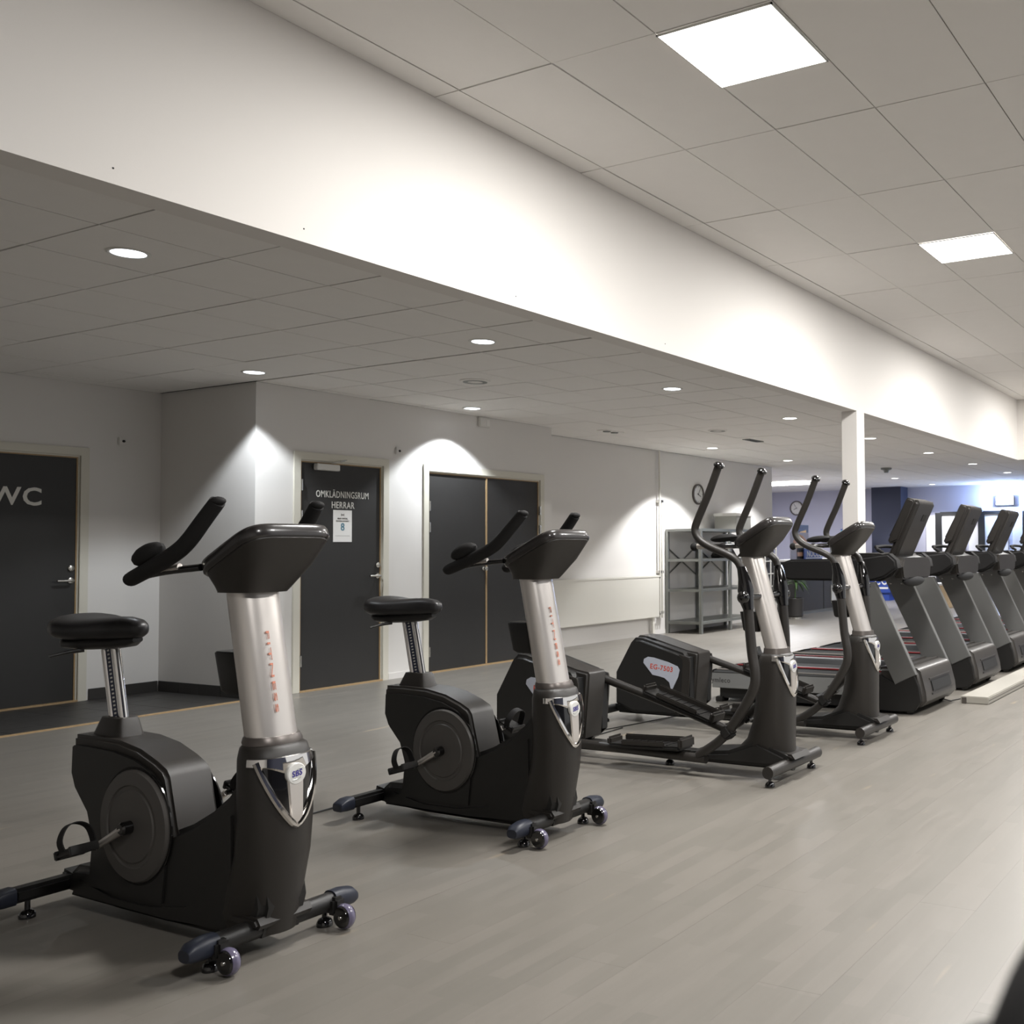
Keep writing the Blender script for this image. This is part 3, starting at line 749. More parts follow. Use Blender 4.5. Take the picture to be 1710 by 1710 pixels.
        MB().lathe(e0, (s_, 0, 0), [(0, -.01), (.022, -.01), (.022, .02), (.016, .026), (0, .026)], 20).build('crank_hub', 'gloss_black', p)
        MB().tube([e0 + Vector((s_ * .012, 0, 0)), e1], [.015, .011], 10, 1).build('crank_arm', 'satin_silver', p)
        pc = e1 + Vector((s_ * .062, 0, 0)); tl = Quaternion((1, 0, 0), -.32 if s_ < 0 else .35).to_matrix()
        pd = MB().cyl(e1, e1 + Vector((s_ * .03, 0, 0)), .009, 10).box(pc, (.088, .10, .020), tl, .006)
        pd.box(pc + tl @ Vector((0, .043, .004)), (.092, .014, .030), tl, .003).box(pc + tl @ Vector((0, -.043, .004)), (.092, .014, .030), tl, .003)
        pdo = pd.build('pedal', 'body_black', p)
        st_ = [tl @ Vector(v) for v in ((-.046, -.01, .008), (-.052, -.012, .045), (-.030, -.016, .085), (.005, -.018, .092), (.038, -.014, .072), (.050, -.01, .03), (.047, -.01, -.005))]
        w = Vector((0, .016, 0)); w = tl @ w
        vs_ = []; fs_ = []
        pts = [pc + v for v in st_]
        tb = MB()
        fine = []
        for i in range(len(pts) - 1):
            p0 = pts[max(i - 1, 0)]; p1 = pts[i]; p2 = pts[i + 1]; p3 = pts[min(i + 2, len(pts) - 1)]
            for kk in range(4):
                t = kk / 4; fine.append(.5 * ((2 * p1) + (p2 - p0) * t + (2 * p0 - 5 * p1 + 4 * p2 - p3) * t * t + (3 * p1 - p0 - 3 * p2 + p3) * t ** 3))
        fine.append(pts[-1])
        rings = []
        for i, q_ in enumerate(fine):
            dd = (fine[min(i + 1, len(fine) - 1)] - fine[max(i - 1, 0)]).normalized(); nn = dd.cross(w).normalized() * .0018
            rings.append([q_ - w - nn, q_ + w - nn, q_ + w + nn, q_ - w + nn])
        MB().loft(rings).build('toe_strap', 'grip_black', pdo)
    # base frame
    MB().b2((C - .06, 2.9, .045), (C + .06, 3.90, .10), .01).build('frame_rail', 'body_black', p)
    MB().prism([(3.80, .10), (3.93, .125), (3.95, .06), (3.80, .05)], C - .075, C + .075, 'x', .008).build('rear_cover', 'body_black', p)
    MB().b2((C - .255, 3.868, .062), (C + .255, 3.928, .112), .012).build('rear_stabilizer', 'body_black', p)
    MB().cyl((C - .235, 2.885, .082), (C + .235, 2.885, .082), .031, 20).build('front_stabilizer', 'body_black', p)
    for s_ in (-1, 1):
        MB().loft([ring((C + s_ * x_, 3.898, z_), (0, 1, 0), (0, 0, 1), a_, b_, 16, 4) for x_, z_, a_, b_ in ((.25, .087, .036, .030), (.285, .086, .036, .029), (.318, .080, .032, .02), (.322, .079, .028, .014))]).build('end_cap', 'navy_cap', p)
        MB().loft([ring((C + s_ * x_, 2.885, z_), (0, 1, 0), (0, 0, 1), a_, b_, 20, 2.6) for x_, z_, a_, b_ in ((.205, .084, .0335, .033), (.24, .084, .035, .034), (.282, .081, .034, .029), (.298, .076, .026, .018))]).build('end_cap', 'navy_cap', p)
        # transport wheel
        wx = C + s_ * .205
        MB().box((wx + .0, 2.86, .072), (.045, .05, .06), None, .01).build('wheel_bracket', 'body_black', p)
        MB().lathe((wx - .014, 2.815, .043), (1, 0, 0), [(.032, .002), (.037, .002), (.040, .008), (.0415, .014), (.040, .020), (.037, .026), (.032, .026)], 28).build('wheel_tyre', 'wheel_clear', p)
        wo = MB().lathe((wx - .018, 2.815, .043), (1, 0, 0), [(0, 0), (.032, 0), (.035, .005), (.035, .031), (.032, .036), (0, .036)], 28).build('wheel_hub', 'gloss_black', p)
        MB().lathe((wx, 2.815, .043), (-1, 0, 0), [(0, .015), (.007, .015), (.006, .022), (0, .023)], 12).build('axle_bolt', 'chrome', wo)
    MB().prism([(2.83, .105), (2.845, .125), (2.96, .128), (3.0, .10), (2.84, .09)], C - .1, C + .1, 'x', .008).build('foot_cover', 'body_brown', p)
    pads(None, [(C - .2, 2.905, .08), (C + .2, 2.905, .08), (C - .2, 3.90, .08), (C + .2, 3.90, .08)], 'gloss_black', p)
    done()
    return p
b1 = make_bike(2.16, 'nearest black exercise bike with silver column, at the left of the picture')
b2 = copy_tree(b1); b2.location.x += 1.40; b2.location.y += .012
b2['label'] = 'second black exercise bike with silver column, standing before the double door and the men\'s door'

# ================================================================== ELLIPTICAL
def make_ell(C, label):
    p = empty('elliptical_trainer', (C, 3.4, 0), label, 'elliptical trainer', 'elliptical trainers')
    # rear housing
    prof = [(4.434, .354), (4.30, .575), (4.262, .61), (4.20, .607), (3.86, .515), (3.825, .47), (3.845, .162), (3.90, .07), (4.28, .07), (4.435, .13)]
    MB().prism(prof, C - .165, C + .165, 'x', .024, 3).build('rear_housing', 'body_black', p, sharp=50)
    # top of housing raised centre + front ridge
    MB().prism([(4.31, .585), (4.27, .622), (4.20, .618), (3.86, .527), (3.775, .515), (3.765, .50), (3.80, .12), (3.88, .08), (3.9, .40), (4.0, .53), (4.28, .58)], C - .092, C + .092, 'x', .018, 3).build('centre_ridge', 'body_brown', p, sharp=50)
    for s_ in (-1, 1):
        MB().prism([(3.88, .505), (3.80, .485), (3.79, .45), (3.815, .14), (3.88, .09), (3.9, .3)], C + s_ * .153 - .010, C + s_ * .153 + .010, 'x', .004, 2).build('side_lip', 'body_brown', p)
        MB().b2((C + s_ * .118 - .026, 3.80, .15), (C + s_ * .118 + .026, 3.86, .485)).build('arm_slot', 'dark_dot', p)
    MB().ell((C - .08, 4.17, .606), (.012, .05, .006), Quaternion((1, 0, 0), .22).to_matrix()).build('vent_slot', 'gloss_black', p)
    # side label
    lab = [(4.178, .435), (4.172, .462), (4.14, .478), (4.087, .474), (3.97, .448), (3.888, .42), (3.872, .395), (3.885, .345), (3.93, .262), (3.945, .258), (3.958, .305), (4.0, .335), (4.05, .345), (4.10, .352)]
    for s_ in (-1, 1):
        lb = MB().prism(lab, min(C + s_ * .1645, C + s_ * .1685), max(C + s_ * .1645, C + s_ * .1685), 'x').build('label_plate', 'label_silver', p)
        text('label_text', 'EG-7503', .05, (C + s_ * .1690, 4.025, .388), (0, s_ * 1.0, s_ * .10 * (1 if s_ > 0 else 1)), (0, -.10 * 1, 1), 'label_red', lb, bold=.015, ext=.0004, fit=.19)
    # casing
    secs = [(.672, 2.548, .078, .088), (.66, 2.548, .088, .098), (.62, 2.548, .095, .104), (.52, 2.55, .10, .108), (.42, 2.555, .106, .110), (.30, 2.565, .115, .110), (.20, 2.585, .135, .106), (.13, 2.62, .175, .10), (.07, 2.66, .22, .095)]
    MB().loft([ring((C, y, z), (1, 0, 0), (0, 1, 0), a, b, 40, 2.4) for z, y, b, a in secs]).build('front_casing', 'body_brown', p, sharp=50)
    MB().prism([(2.60, .64), (2.655, .66), (2.67, .70), (2.69, .66), (2.66, .60), (2.60, .5)], C - .04, C + .04, 'x', .006).build('casing_fin', 'body_black', p)
    MB().prism([(2.44, .135), (2.62, .20), (2.80, .135), (3.05, .11), (3.05, .06), (2.44, .07)], C - .12, C + .12, 'x', .02, 2).build('base_cover', 'body_black', p, sharp=50)
    def cp(th, z, off):
        for (z1, y1, b1_, a1), (z2, y2, b2_, a2) in zip(secs, secs[1:]):
            if z1 >= z >= z2:
                t = (z1 - z) / (z1 - z2); y = y1 + (y2 - y1) * t; b = b1_ + (b2_ - b1_) * t; a = a1 + (a2 - a1) * t; break
        else: y, b, a = secs[0][1:]
        s_, c_ = math.sin(th), math.cos(th); e = 2 / 2.4
        return Vector((C + (a + off) * math.copysign(abs(s_) ** e, s_), y - (b + off) * math.copysign(abs(c_) ** e, c_), z))
    chrome_front(p, C, cp, .648, .445, .60)
    MB().loft([ring((C, 2.545, .67), (1, 0, 0), (0, 1, 0), .085, .070, 40, 2.2), ring((C, 2.548, .70), (1, 0, 0), (0, 1, 0), .080, .066, 40, 2.2)]).build('column_collar', 'collar_grey', p)
    MB().loft([ring((C, 2.540, .66), (1, 0, 0), (0, 1, 0), .072, .056, 40, 2.3), ring((C, 2.700, 1.215), (1, 0, 0), (0, 1, 0), .072, .056, 40, 2.3)]).build('column', 'satin_silver', p)
    MB().loft([ring((C, 2.685, .785), (1, 0, 0), (0, 1, 0), .042, .045, 24, 5), ring((C, 2.69, .795), (1, 0, 0), (0, 1, 0), .048, .05, 24, 5), ring((C, 2.70, .895), (1, 0, 0), (0, 1, 0), .052, .058, 24, 5)]).build('bottle_holder', 'body_black', p)
    console(p, C, (2.635, 1.352), (.26, -.145), .158, .145, (2.70, 1.20, .085, .075), .045)
    # fixed handlebar
    for s_ in (-1, 1):
        MB().tube([(C + s_ * .10, 2.74, 1.265), (C + s_ * .15, 2.84, 1.26), (C + s_ * .16, 2.965, 1.258)], .013, 10, 4).build('handlebar_arm', 'gloss_black', p)
        MB().tube([(C + s_ * .158, 2.90, 1.262), (C + s_ * .16, 2.955, 1.26)], .0155, 12, 1).build('arm_sleeve', 'satin_silver', p)
        MB().ell((C + s_ * .16, 2.975, 1.258), (.024, .024, .024)).build('end_knob', 'grip_black', p)
        MB().ell((C + s_ * .10, 2.82, 1.305), (.045, .085, .022), Quaternion((1, 0, 0), -.1).to_matrix()).build('palm_pad', 'grip_black', p)
    # pivot bar through the column
    MB().cyl((C - .235, 2.625, .985), (C + .235, 2.625, .985), .021, 16).build('pivot_axle', 'gloss_black', p)
    for s_ in (-1, 1):
        X = lambda a: C + s_ * a
        MB().tube([(X(.25), 2.765, 1.69), (X(.25), 2.83, 1.54), (X(.25), 2.90, 1.40), (X(.25), 2.915, 1.345), (X(.25), 2.885, 1.295), (X(.245), 2.82, 1.255), (X(.235), 2.70, 1.205), (X(.222), 2.655, 1.16), (X(.212), 2.635, 1.08)], .0215, 14, 4).build('swing_handle', 'body_brown', p)
        MB().lathe((X(.25), 2.758, 1.705), (0, -.4, .916), [(0, -.02), (.028, -.018), (.031, -.008), (.026, .004), (.012, .012), (0, .013)], 20).build('handle_cap', 'gloss_black', p)
        MB().loft([ring((X(.22), 2.645, 1.15), (1, 0, 0), (0, 1, 0), .024, .024, 16), ring((X(.21), 2.630, 1.08), (1, 0, 0), (0, 1, 0), .034, .036, 16), ring((X(.208), 2.625, 1.02), (1, 0, 0), (0, 1, 0), .042, .046, 16), ring((X(.208), 2.62, .96), (1, 0, 0), (0, 1, 0), .036, .04, 16), ring((X(.208), 2.61, .92), (1, 0, 0), (0, 1, 0), .03, .03, 16)]).build('pivot_sleeve', 'gloss_black', p, sharp=60)
        MB().ell((X(.245), 2.62, .985), (.03, .036, .036)).build('pivot_cap', 'gloss_black', p)
        if s_ < 0:
            low = [(X(.208), 2.612, .93), (X(.21), 2.59, .70), (X(.215), 2.568, .585), (X(.22), 2.575, .50), (X(.225), 2.64, .385), (X(.225), 2.73, .26)]
            link = [(X(.225), 2.72, .27), (X(.215), 2.80, .20), (X(.205), 2.93, .115)]
            arm = [(X(.19), 3.87, .118), (X(.20), 3.2, .105), (X(.205), 2.88, .10)]
        else:
            low = [(X(.208), 2.612, .93), (X(.21), 2.60, .75), (X(.215), 2.605, .62), (X(.22), 2.64, .50), (X(.22), 2.76, .36), (X(.22), 2.86, .27)]
            link = [(X(.22), 2.85, .28), (X(.21), 2.92, .225), (X(.20), 3.0, .19)]
            arm = [(X(.12), 3.87, .47), (X(.17), 3.4, .325), (X(.19), 2.96, .185)]
        MB().tube(low, .0275, 14, 4).build('swing_lever', 'body_brown', p)
        j = Vector(low[-1])
        MB().tube(link, .026, 12, 3).build('pedal_link', 'body_brown', p)
        MB().box(j, (.075, .07, .06), Quaternion((1, 0, 0), .9).to_matrix(), .012).build('link_joint', 'body_black', p)
        ar = MB().tube(arm, .025, 14, 3).build('pedal_arm', 'body_brown', p)
        # foot plate
        if s_ < 0: a0 = Vector((X(.19), 3.50, .135)); a1 = Vector((X(.19), 3.02, .150))
        else: a0 = Vector((X(.185), 3.52, .385)); a1 = Vector((X(.19), 3.05, .235))
        dd = (a1 - a0).normalized(); nn = Vector((1, 0, 0)).cross(dd)
        if nn.z < 0: nn = -nn
        rm = Matrix((Vector((1, 0, 0)), -dd, nn)).transposed().to_3x3(); mid = (a0 + a1) / 2; Ln = (a1 - a0).length
        MB().box(mid, (.15, Ln, .025), rm, .01).build('foot_plate', 'body_black', p)
        MB().box(mid + nn * .022 + Vector((.072, 0, 0)), (.014, Ln * .9, .045), rm, .006).box(mid + nn * .022 - Vector((.072, 0, 0)), (.014, Ln * .6, .03), rm, .006).box(a1 + nn * .026, (.15, .03, .065), rm, .012).box(a0 + nn * .022, (.13, .03, .05), rm, .012).build('foot_plate_rim', 'body_brown', p)
        gr = MB()
        for k in range(7): gr.box(mid + nn * .014 + dd * (k - 3) * .05, (.11, .012, .006), rm)
        gr.build('tread_ribs', 'body_black', p)
    # frame
    MB().cyl((C, 2.45, .062), (C, 4.50, .062), .026, 16).b2((C - .05, 2.55, .05), (C + .05, 3.95, .10), .012).build('frame_rail', 'body_black', p)
    MB().prism([(4.30, .07), (4.30, .17), (4.42, .12), (4.53, .105), (4.53, .06)], C - .09, C + .09, 'x', .01).build('rear_cover', 'body_black', p)
    MB().cyl((C - .305, 2.452, .082), (C + .305, 2.452, .082), .0325, 20).build('front_stabilizer', 'body_brown', p)
    MB().cyl((C - .27, 4.50, .08), (C + .27, 4.50, .08), .03, 20).build('rear_stabilizer', 'body_black', p)
    MB().prism([(2.40, .115), (2.42, .14), (2.56, .15), (2.62, .12)], C - .095, C + .115, 'x', .01).build('foot_cover', 'body_brown', p)
    pads(None, [(C - .255, 2.465, .08), (C + .255, 2.465, .08), (C - .21, 4.48, .08), (C + .21, 4.48, .08), (C, 3.25, .06)], 'gloss_black', p)
    done()
    return p
e1 = make_ell(5.0, 'elliptical trainer with tall swing handles, next to the second bike')
e2 = copy_tree(e1); e2.location.x += 1.255
e2['label'] = 'second elliptical trainer, the one standing beside the first treadmill, orange numbers on its housing'

# ================================================================== TREADMILL
def make_tread(L, label):
    Rr = L + .86; C = L + .43
    p = empty('treadmill', (C, 3.4, 0), label, 'treadmill', 'treadmills in a row')
    for x in (L, Rr - .055):
        u = MB().prism([(2.680, .222), (2.517, .300), (2.835, .985), (3.06, .985)], x, x + .055, 'x', .004).build('upright', 'upright_silver', p)
        for yy in (3.005, 2.905):
            MB().lathe((x if x > L else x + .055, yy, .945), (-1 if x > L else 1, 0, 0), [(0, 0), (.010, 0), (.009, .005), (0, .006)], 12).build('bolt', 'chrome', u)
    # motor hood
    prof = [(2.50, .318), (2.462, .17), (2.455, .10), (2.50, .055), (2.60, .04), (2.95, .04), (2.95, .30), (2.80, .345), (2.60, .352), (2.53, .342)]
    MB().prism(prof, L + .035, Rr - .035, 'x', .03, 3).build('motor_hood', 'hood_grey', p, sharp=50)
    for x0, x1 in ((L + .004, L + .05), (Rr - .05, Rr - .004)):
        MB().prism([(2.535, .292), (2.50, .21), (2.485, .10), (2.53, .035), (2.62, .022), (3.05, .022), (3.05, .27), (2.82, .30), (2.68, .225)], x0, x1, 'x', .004).build('side_panel', 'body_black', p)
    for yy, zz in ((2.60, .353), (2.70, .351)):
        MB().box((C, yy, zz), (.66, .03, .018), Quaternion((1, 0, 0), .05).to_matrix(), .006).build('hood_ridge', 'hood_grey', p)
    # recessed grille on the hood front
    rt = Quaternion((1, 0, 0), -.25).to_matrix()
    MB().box((C + .02, 2.468, .195), (.46, .014, .085), rt, .006).build('hood_recess', 'dark_dot', p)
    MB().box((C + .02, 2.458, .14), (.5, .016, .016), rt, .005).box((C + .02, 2.480, .25), (.5, .014, .012), rt, .004).build('recess_lip', 'hood_grey', p)
    for x in (L + .06, Rr - .06):
        w_ = MB().lathe((x - .015, 2.585, .034), (1, 0, 0), [(0, 0), (.030, 0), (.034, .006), (.034, .024), (.030, .03), (0, .03)], 20).build('transport_wheel', 'gloss_black', p)
        MB().lathe((x - .015, 2.585, .034), (-1, 0, 0), [(0, 0), (.012, 0), (.010, .006), (0, .007)], 12).build('wheel_bolt', 'chrome', w_)
    # deck
    MB().b2((L + .05, 2.9, .03), (Rr - .05, 4.22, .12)).build('deck_base', 'body_black', p)
    MB().b2((C - .27, 2.82, .235), (C + .27, 4.235, .262), .006).build('running_belt', 'belt_black', p)
    for s_ in (-1, 1):
        xo = C + s_ * .425; xi = C + s_ * .28
        a, b = sorted((xo, xi))
        MB().prism([(2.80, .12), (4.27, .115), (4.275, .235), (2.80, .250)], a + .004, b - .004, 'x', .003).build('side_skirt', 'skirt_silver', p)
        MB().prism([(2.80, .250), (4.27, .235), (4.25, .262), (4.09, .298), (4.02, .306), (2.80, .306)], a, b, 'x', .008).build('foot_rail', 'deck_grey', p)
        MB().prism([(2.80, .307), (4.03, .307), (4.03, .315), (2.80, .315)], min(xo, xo - s_ * .03), max(xo, xo - s_ * .03), 'x').build('red_stripe', 'red_line', p)
        MB().prism([(4.04, .312), (4.10, .304), (4.26, .262), (4.285, .238), (4.285, .225), (4.25, .25), (4.10, .292), (4.04, .300)], a, b, 'x', .002).build('rail_end_cap', 'dark_dot', p)
        MB().b2((min(xo, xo + s_ * .006), 2.85, .266), (max(xo, xo + s_ * .006), 4.22, .276)).build('chrome_strip', 'satin_silver', p)
        MB().b2((a + .02, 4.18, .0), (b - .02, 4.25, .04), .005).build('rear_foot', 'gloss_black', p)
    text('side_lettering', 'gymleco', .056, (C - .4222, 4.20, .160), (0, -1, 0), (0, 0, 1), 'ink_dark', p, bold=.01, ext=.0006)
    # console body and arms
    MB().prism([(2.70, 1.03), (2.655, 1.09), (2.70, 1.165), (2.80, 1.20), (3.02, 1.205), (3.06, 1.15), (3.06, 1.0), (2.80, .988)], L + .02, Rr - .02, 'x', .015, 2).build('console_body', 'body_black', p, sharp=50)
    # front panel with arched lower edge
    pan = [(L + .15, 1.165), (L + .09, 1.10), (L + .115, 1.01), (L + .15, 1.0), (Rr - .15, 1.0), (Rr - .115, 1.01), (Rr - .09, 1.10), (Rr - .13, 1.165)]
    MB().prism(pan, 2.640, 2.72, 'y', .012, 2).build('front_panel', 'body_brown', p, sharp=50)
    MB().ell((C, 2.672, .985), (.235, .045, .046)).build('underside_shade', 'belt_black', p)  # dark ellipsoid put in for the shaded hollow under the console
    for x in (L - .005, Rr - .105):
        MB().prism([(2.72, 1.20), (2.66, 1.15), (2.65, 1.09), (2.75, 1.02), (2.86, .99), (3.54, .995), (3.64, 1.02), (3.67, 1.07), (3.63, 1.13), (3.54, 1.158), (3.0, 1.165)], x, x + .11, 'x', .016, 3).build('side_arm', 'grip_black', p, sharp=60)
    MB().ell((L + .03, 3.625, 1.025), (.018, .022, .018)).build('cyan_glow_spot', 'cyan_glow', p)  # cyan glow at the arm tip, put in as a small emissive bead
    # neck and tall screen
    MB().prism([(2.765, 1.12), (2.728, 1.20), (2.552, 1.575), (2.562, 1.606), (2.60, 1.612), (2.66, 1.50), (2.83, 1.16)], C - .195, C + .195, 'x', .022, 3).build('screen_neck', 'body_brown', p, sharp=50)
    MB().prism([(2.72, 1.30), (2.585, 1.590), (2.592, 1.612), (2.64, 1.628), (2.655, 1.612), (2.806, 1.300), (2.79, 1.275)], C - .212, C + .212, 'x', .012, 3).build('screen_housing', 'body_brown', p, sharp=50)
    MB().prism([(2.793, 1.335), (2.655, 1.598), (2.661, 1.601), (2.799, 1.338)], C - .185, C + .185, 'x').build('screen', 'screen_glass', p)
    MB().box((C + .05, 2.5985, 1.475), (.085, .006, .055), Quaternion((1, 0, 0), .4386).to_matrix()).build('rating_plate', 'dark_dot', p)
    MB().tube([(C - .22, 2.84, 1.205), (C - .22, 2.90, 1.25), (C + .22, 2.90, 1.25), (C + .22, 2.84, 1.205)], .014, 10, 2).build('grab_bar', 'grip_black', p)
    done()
    return p
tn = ['nearest treadmill of the row, beside the second elliptical trainer', 'second treadmill of the row, just left of the white post base', 'third treadmill of the row, right of the white post', 'fourth treadmill of the row, mostly cut by the right picture edge', 'fifth treadmill of the row at the far right edge']
t1 = make_tread(7.20, tn[0])
for k in range(1, 5):
    t = copy_tree(t1); t.location.x += 1.41 * k; t['label'] = tn[k]
done()

# ================================================================== OTHER THINGS
# floor duct
o = empty('floor_duct', (7.93, 2.30, 0), 'long pale grey cable duct lying on the floor in front of the treadmills', 'cable duct')
MB().b2((7.93, 2.175, 0), (16.0, 2.40, .058), .006).build('duct_body', 'duct_white', o)
MB().b2((7.95, 2.176 - .004, .028), (16.0, 2.18, .032)).build('duct_groove', 'collar_grey', o)
MB().b2((7.915, 2.35, 0), (7.935, 2.385, .05), .002).build('end_plate', 'collar_grey', o); done()
def cable(pts, lab, r=.004):
    o = MB().tube(pts, r, 8, 5).build('power_cable', 'cable_black'); tag(o, lab, 'cable', 'cables on the floor')
cable([(2.9, 4.15, .005), (3.30, 4.181, .005), (3.8, 4.175, .005), (4.4, 4.16, .005), (5.86, 4.20, .005)], 'thin black cable on the floor running behind the bikes')
cable([(7.95, 2.60, .035), (7.98, 2.5, .006), (8.03, 2.49, .005), (8.28, 2.41, .005)], 'short black cable from the first treadmill hood to the floor duct')
cable([(5.6, 4.30, .005), (6.4, 4.13, .005), (6.9, 4.05, .005), (7.12, 4.02, .005)], 'thin black cable between the ellipticals and the first treadmill')

# steel shelving
o = empty('shelving_rack', (13.3, 8.1, 0), 'open grey steel shelving rack with crossed braces against the back wall', 'shelf')
X0, X1 = 12.86, 14.6; Y0, Y1 = 7.80, 8.38
for x in (X0, (X0 + X1) / 2, X1):
    for y in (Y0, Y1): MB().b2((x - .022, y - .022, 0), (x + .022, y + .022, 1.55)).build('post', 'rack_grey', o)
for z in (.14, .62, 1.07, 1.52):
    MB().b2((X0 - .02, Y0 - .02, z), (X1 + .02, Y1 + .02, z + .04)).build('shelf', 'rack_grey', o)
xm_ = (X0 + X1) / 2
for a, b in ((X0, xm_), (xm_, X1)):
    MB().tube([(a, Y1 + .022, .85), (b, Y1 + .022, 1.30)], .010, 6, 1).build('brace', 'rack_grey', o)
    MB().tube([(b, Y1 + .026, .85), (a, Y1 + .026, 1.30)], .010, 6, 1).build('brace', 'rack_grey', o)
done()
o = MB().loft([ring((13.98, 8.05, 1.112), (1, 0, 0), (0, 1, 0), .24, .14, 20, 3), ring((13.98, 8.05, 1.15), (1, 0, 0), (0, 1, 0), .26, .15, 20, 3), ring((13.98, 8.05, 1.28), (1, 0, 0), (0, 1, 0), .16, .11, 20, 2.5), ring((13.98, 8.05, 1.31), (1, 0, 0), (0, 1, 0), .08, .06, 20, 2)]).build('bag', 'bag_black'); tag(o, 'dark rounded bag lying on the second shelf of the steel rack', 'bag')
o = empty('storage_box', (14.35, 8.1, 1.56), 'grey box standing on top of the steel shelving rack', 'box')
MB().b2((14.12, 7.9, 1.56), (14.62, 8.3, 1.80), .006).build('box_body', 'cardboard_grey', o); MB().b2((14.11, 7.89, 1.78), (14.63, 8.31, 1.825), .004).build('lid', 'wall_paint', o); done()
# white grid rack
o = empty('grid_rack', (15.89, 8.2, 0), 'white wire grid stand at the end of the back wall', 'rack')
for x in (15.68, 15.89, 16.1): MB().cyl((x, 8.2, 0), (x, 8.2, 1.55), .014, 8).build('upright_wire', 'white_plastic', o)
for k in range(7): MB().cyl((15.68, 8.2, .15 + .22 * k), (16.1, 8.2, .15 + .22 * k), .010, 8).build('cross_wire', 'white_plastic', o)
MB().b2((15.7, 8.23, .05), (16.08, 8.29, 1.5), .005).build('dark_backing', 'desk_black', o)
MB().b2((15.66, 8.12, 0), (16.12, 8.34, .03), .004).build('foot_plate', 'white_plastic', o)
done()

# reception desk
o = empty('reception_desk', (18.3, 8.5, 0), 'black reception desk with white angular logo on its front', 'desk')
MB().b2((17.05, 8.30, .06), (18.35, 8.80, 1.0), .005).build('front_panel', 'desk_black', o)
MB().b2((18.37, 8.30, .06), (19.9, 8.80, 1.0), .005).build('front_panel', 'desk_black', o)
MB().b2((17.0, 8.24, 1.0), (19.95, 8.84, 1.04), .006).build('desk_top', 'white_plastic', o)
MB().b2((17.1, 8.33, 0), (19.85, 8.78, .06)).build('plinth', 'rack_grey', o)
MB().prism([(18.72, .66), (18.92, .66), (19.35, .16), (19.35, .30), (19.0, .66), (19.5, .66), (19.5, .16), (19.15, .16)], 8.288, 8.30, 'y').prism([(18.72, .16), (18.72, .52), (19.0, .16)], 8.288, 8.30, 'y').build('logo', 'white_letter', o)
done()
# promo poster with a posing athlete
o = empty('promo_poster', (17.8, 8.5, 1.04), 'poster board of a posing athlete standing on the reception desk', 'poster')
MB().b2((17.32, 8.50, 1.04), (18.12, 8.52, 1.56)).build('board', 'far_wall', o)
def flat(pts, nm, mt, y=8.498, t=.003): return MB().prism(pts, y - t, y, 'y').build(nm, mt, o)
def oval(cx, cz, rx, rz, n=18, rot=0.0):
    return [(cx + rx * math.cos(t) * math.cos(rot) - rz * math.sin(t) * math.sin(rot), cz + rx * math.cos(t) * math.sin(rot) + rz * math.sin(t) * math.cos(rot)) for t in [2 * PI * k / n for k in range(n)]]
def limb(a, b, ra, rb):
    d = math.atan2(b[1] - a[1], b[0] - a[0]); out = []
    for k in range(7):
        t = d + PI / 2 + PI * k / 6; out.append((a[0] + ra * math.cos(t), a[1] + ra * math.sin(t)))
    for k in range(7):
        t = d - PI / 2 + PI * k / 6; out.append((b[0] + rb * math.cos(t), b[1] + rb * math.sin(t)))
    return out
flat(oval(17.72, 1.435, .085, .085), 'printed_hair', 'hair_blond', 8.499)
flat(limb((17.80, 1.42), (17.86, 1.22), .035, .02), 'printed_hair', 'hair_blond', 8.499)
for q in (-1, 1):
    flat(limb((17.72 + q * .13, 1.295), (17.72 + q * .27, 1.385), .042, .032), 'printed_arm', 'skin', 8.4975)
    flat(limb((17.72 + q * .27, 1.385), (17.72 + q * .09, 1.485), .032, .022), 'printed_arm', 'skin', 8.4965)
flat([(17.57, 1.05), (17.87, 1.05), (17.85, 1.13), (17.88, 1.22), (17.86, 1.315), (17.78, 1.335), (17.66, 1.335), (17.58, 1.315), (17.56, 1.22), (17.59, 1.13)], 'printed_torso', 'skin', 8.4955)
flat([(17.565, 1.18), (17.875, 1.18), (17.87, 1.26), (17.84, 1.32), (17.80, 1.325), (17.77, 1.285), (17.67, 1.285), (17.64, 1.325), (17.60, 1.32), (17.57, 1.26)], 'printed_top', 'bag_black', 8.494)
flat([(17.57, 1.05), (17.87, 1.05), (17.865, 1.10), (17.575, 1.10)], 'printed_shorts', 'bag_black', 8.494)
flat(limb((17.72, 1.32), (17.72, 1.37), .034, .032), 'printed_neck', 'skin', 8.4935)
flat(oval(17.72, 1.425, .052, .066), 'printed_face', 'skin', 8.492)
for q in (-1, 1): flat(oval(17.72 + q * .02, 1.435, .009, .005, 8), 'printed_eye', 'ink_dark', 8.4885)
flat(oval(17.72, 1.395, .014, .005, 8), 'printed_mouth', 'label_red', 8.4885)
done()
o = empty('drink_sign', (18.05, 8.45, 1.04), 'blue sign with white NOCCO lettering on the reception desk', 'sign')
MB().b2((17.78, 8.44, 1.04), (18.62, 8.46, 1.24)).build('board', 'drink_blue', o)
text('lettering', 'NOCCO', .17, (18.25, 8.437, 1.09), (1, 0, 0), (0, 0, 1), 'white_letter', o, bold=.01, fit=.70)
MB().b2((17.85, 8.436, 1.055), (18.6, 8.44, 1.072)).build('printed_rule', 'white_letter', o)
done()
o = empty('menu_board', (18.3, 8.75, 1.04), 'dark navy board with yellow print standing on the desk', 'sign')
MB().b2((18.0, 8.74, 1.42), (18.62, 8.77, 1.72)).b2((18.28, 8.745, 1.04), (18.34, 8.765, 1.42)).build('board', 'sign_navy', o)
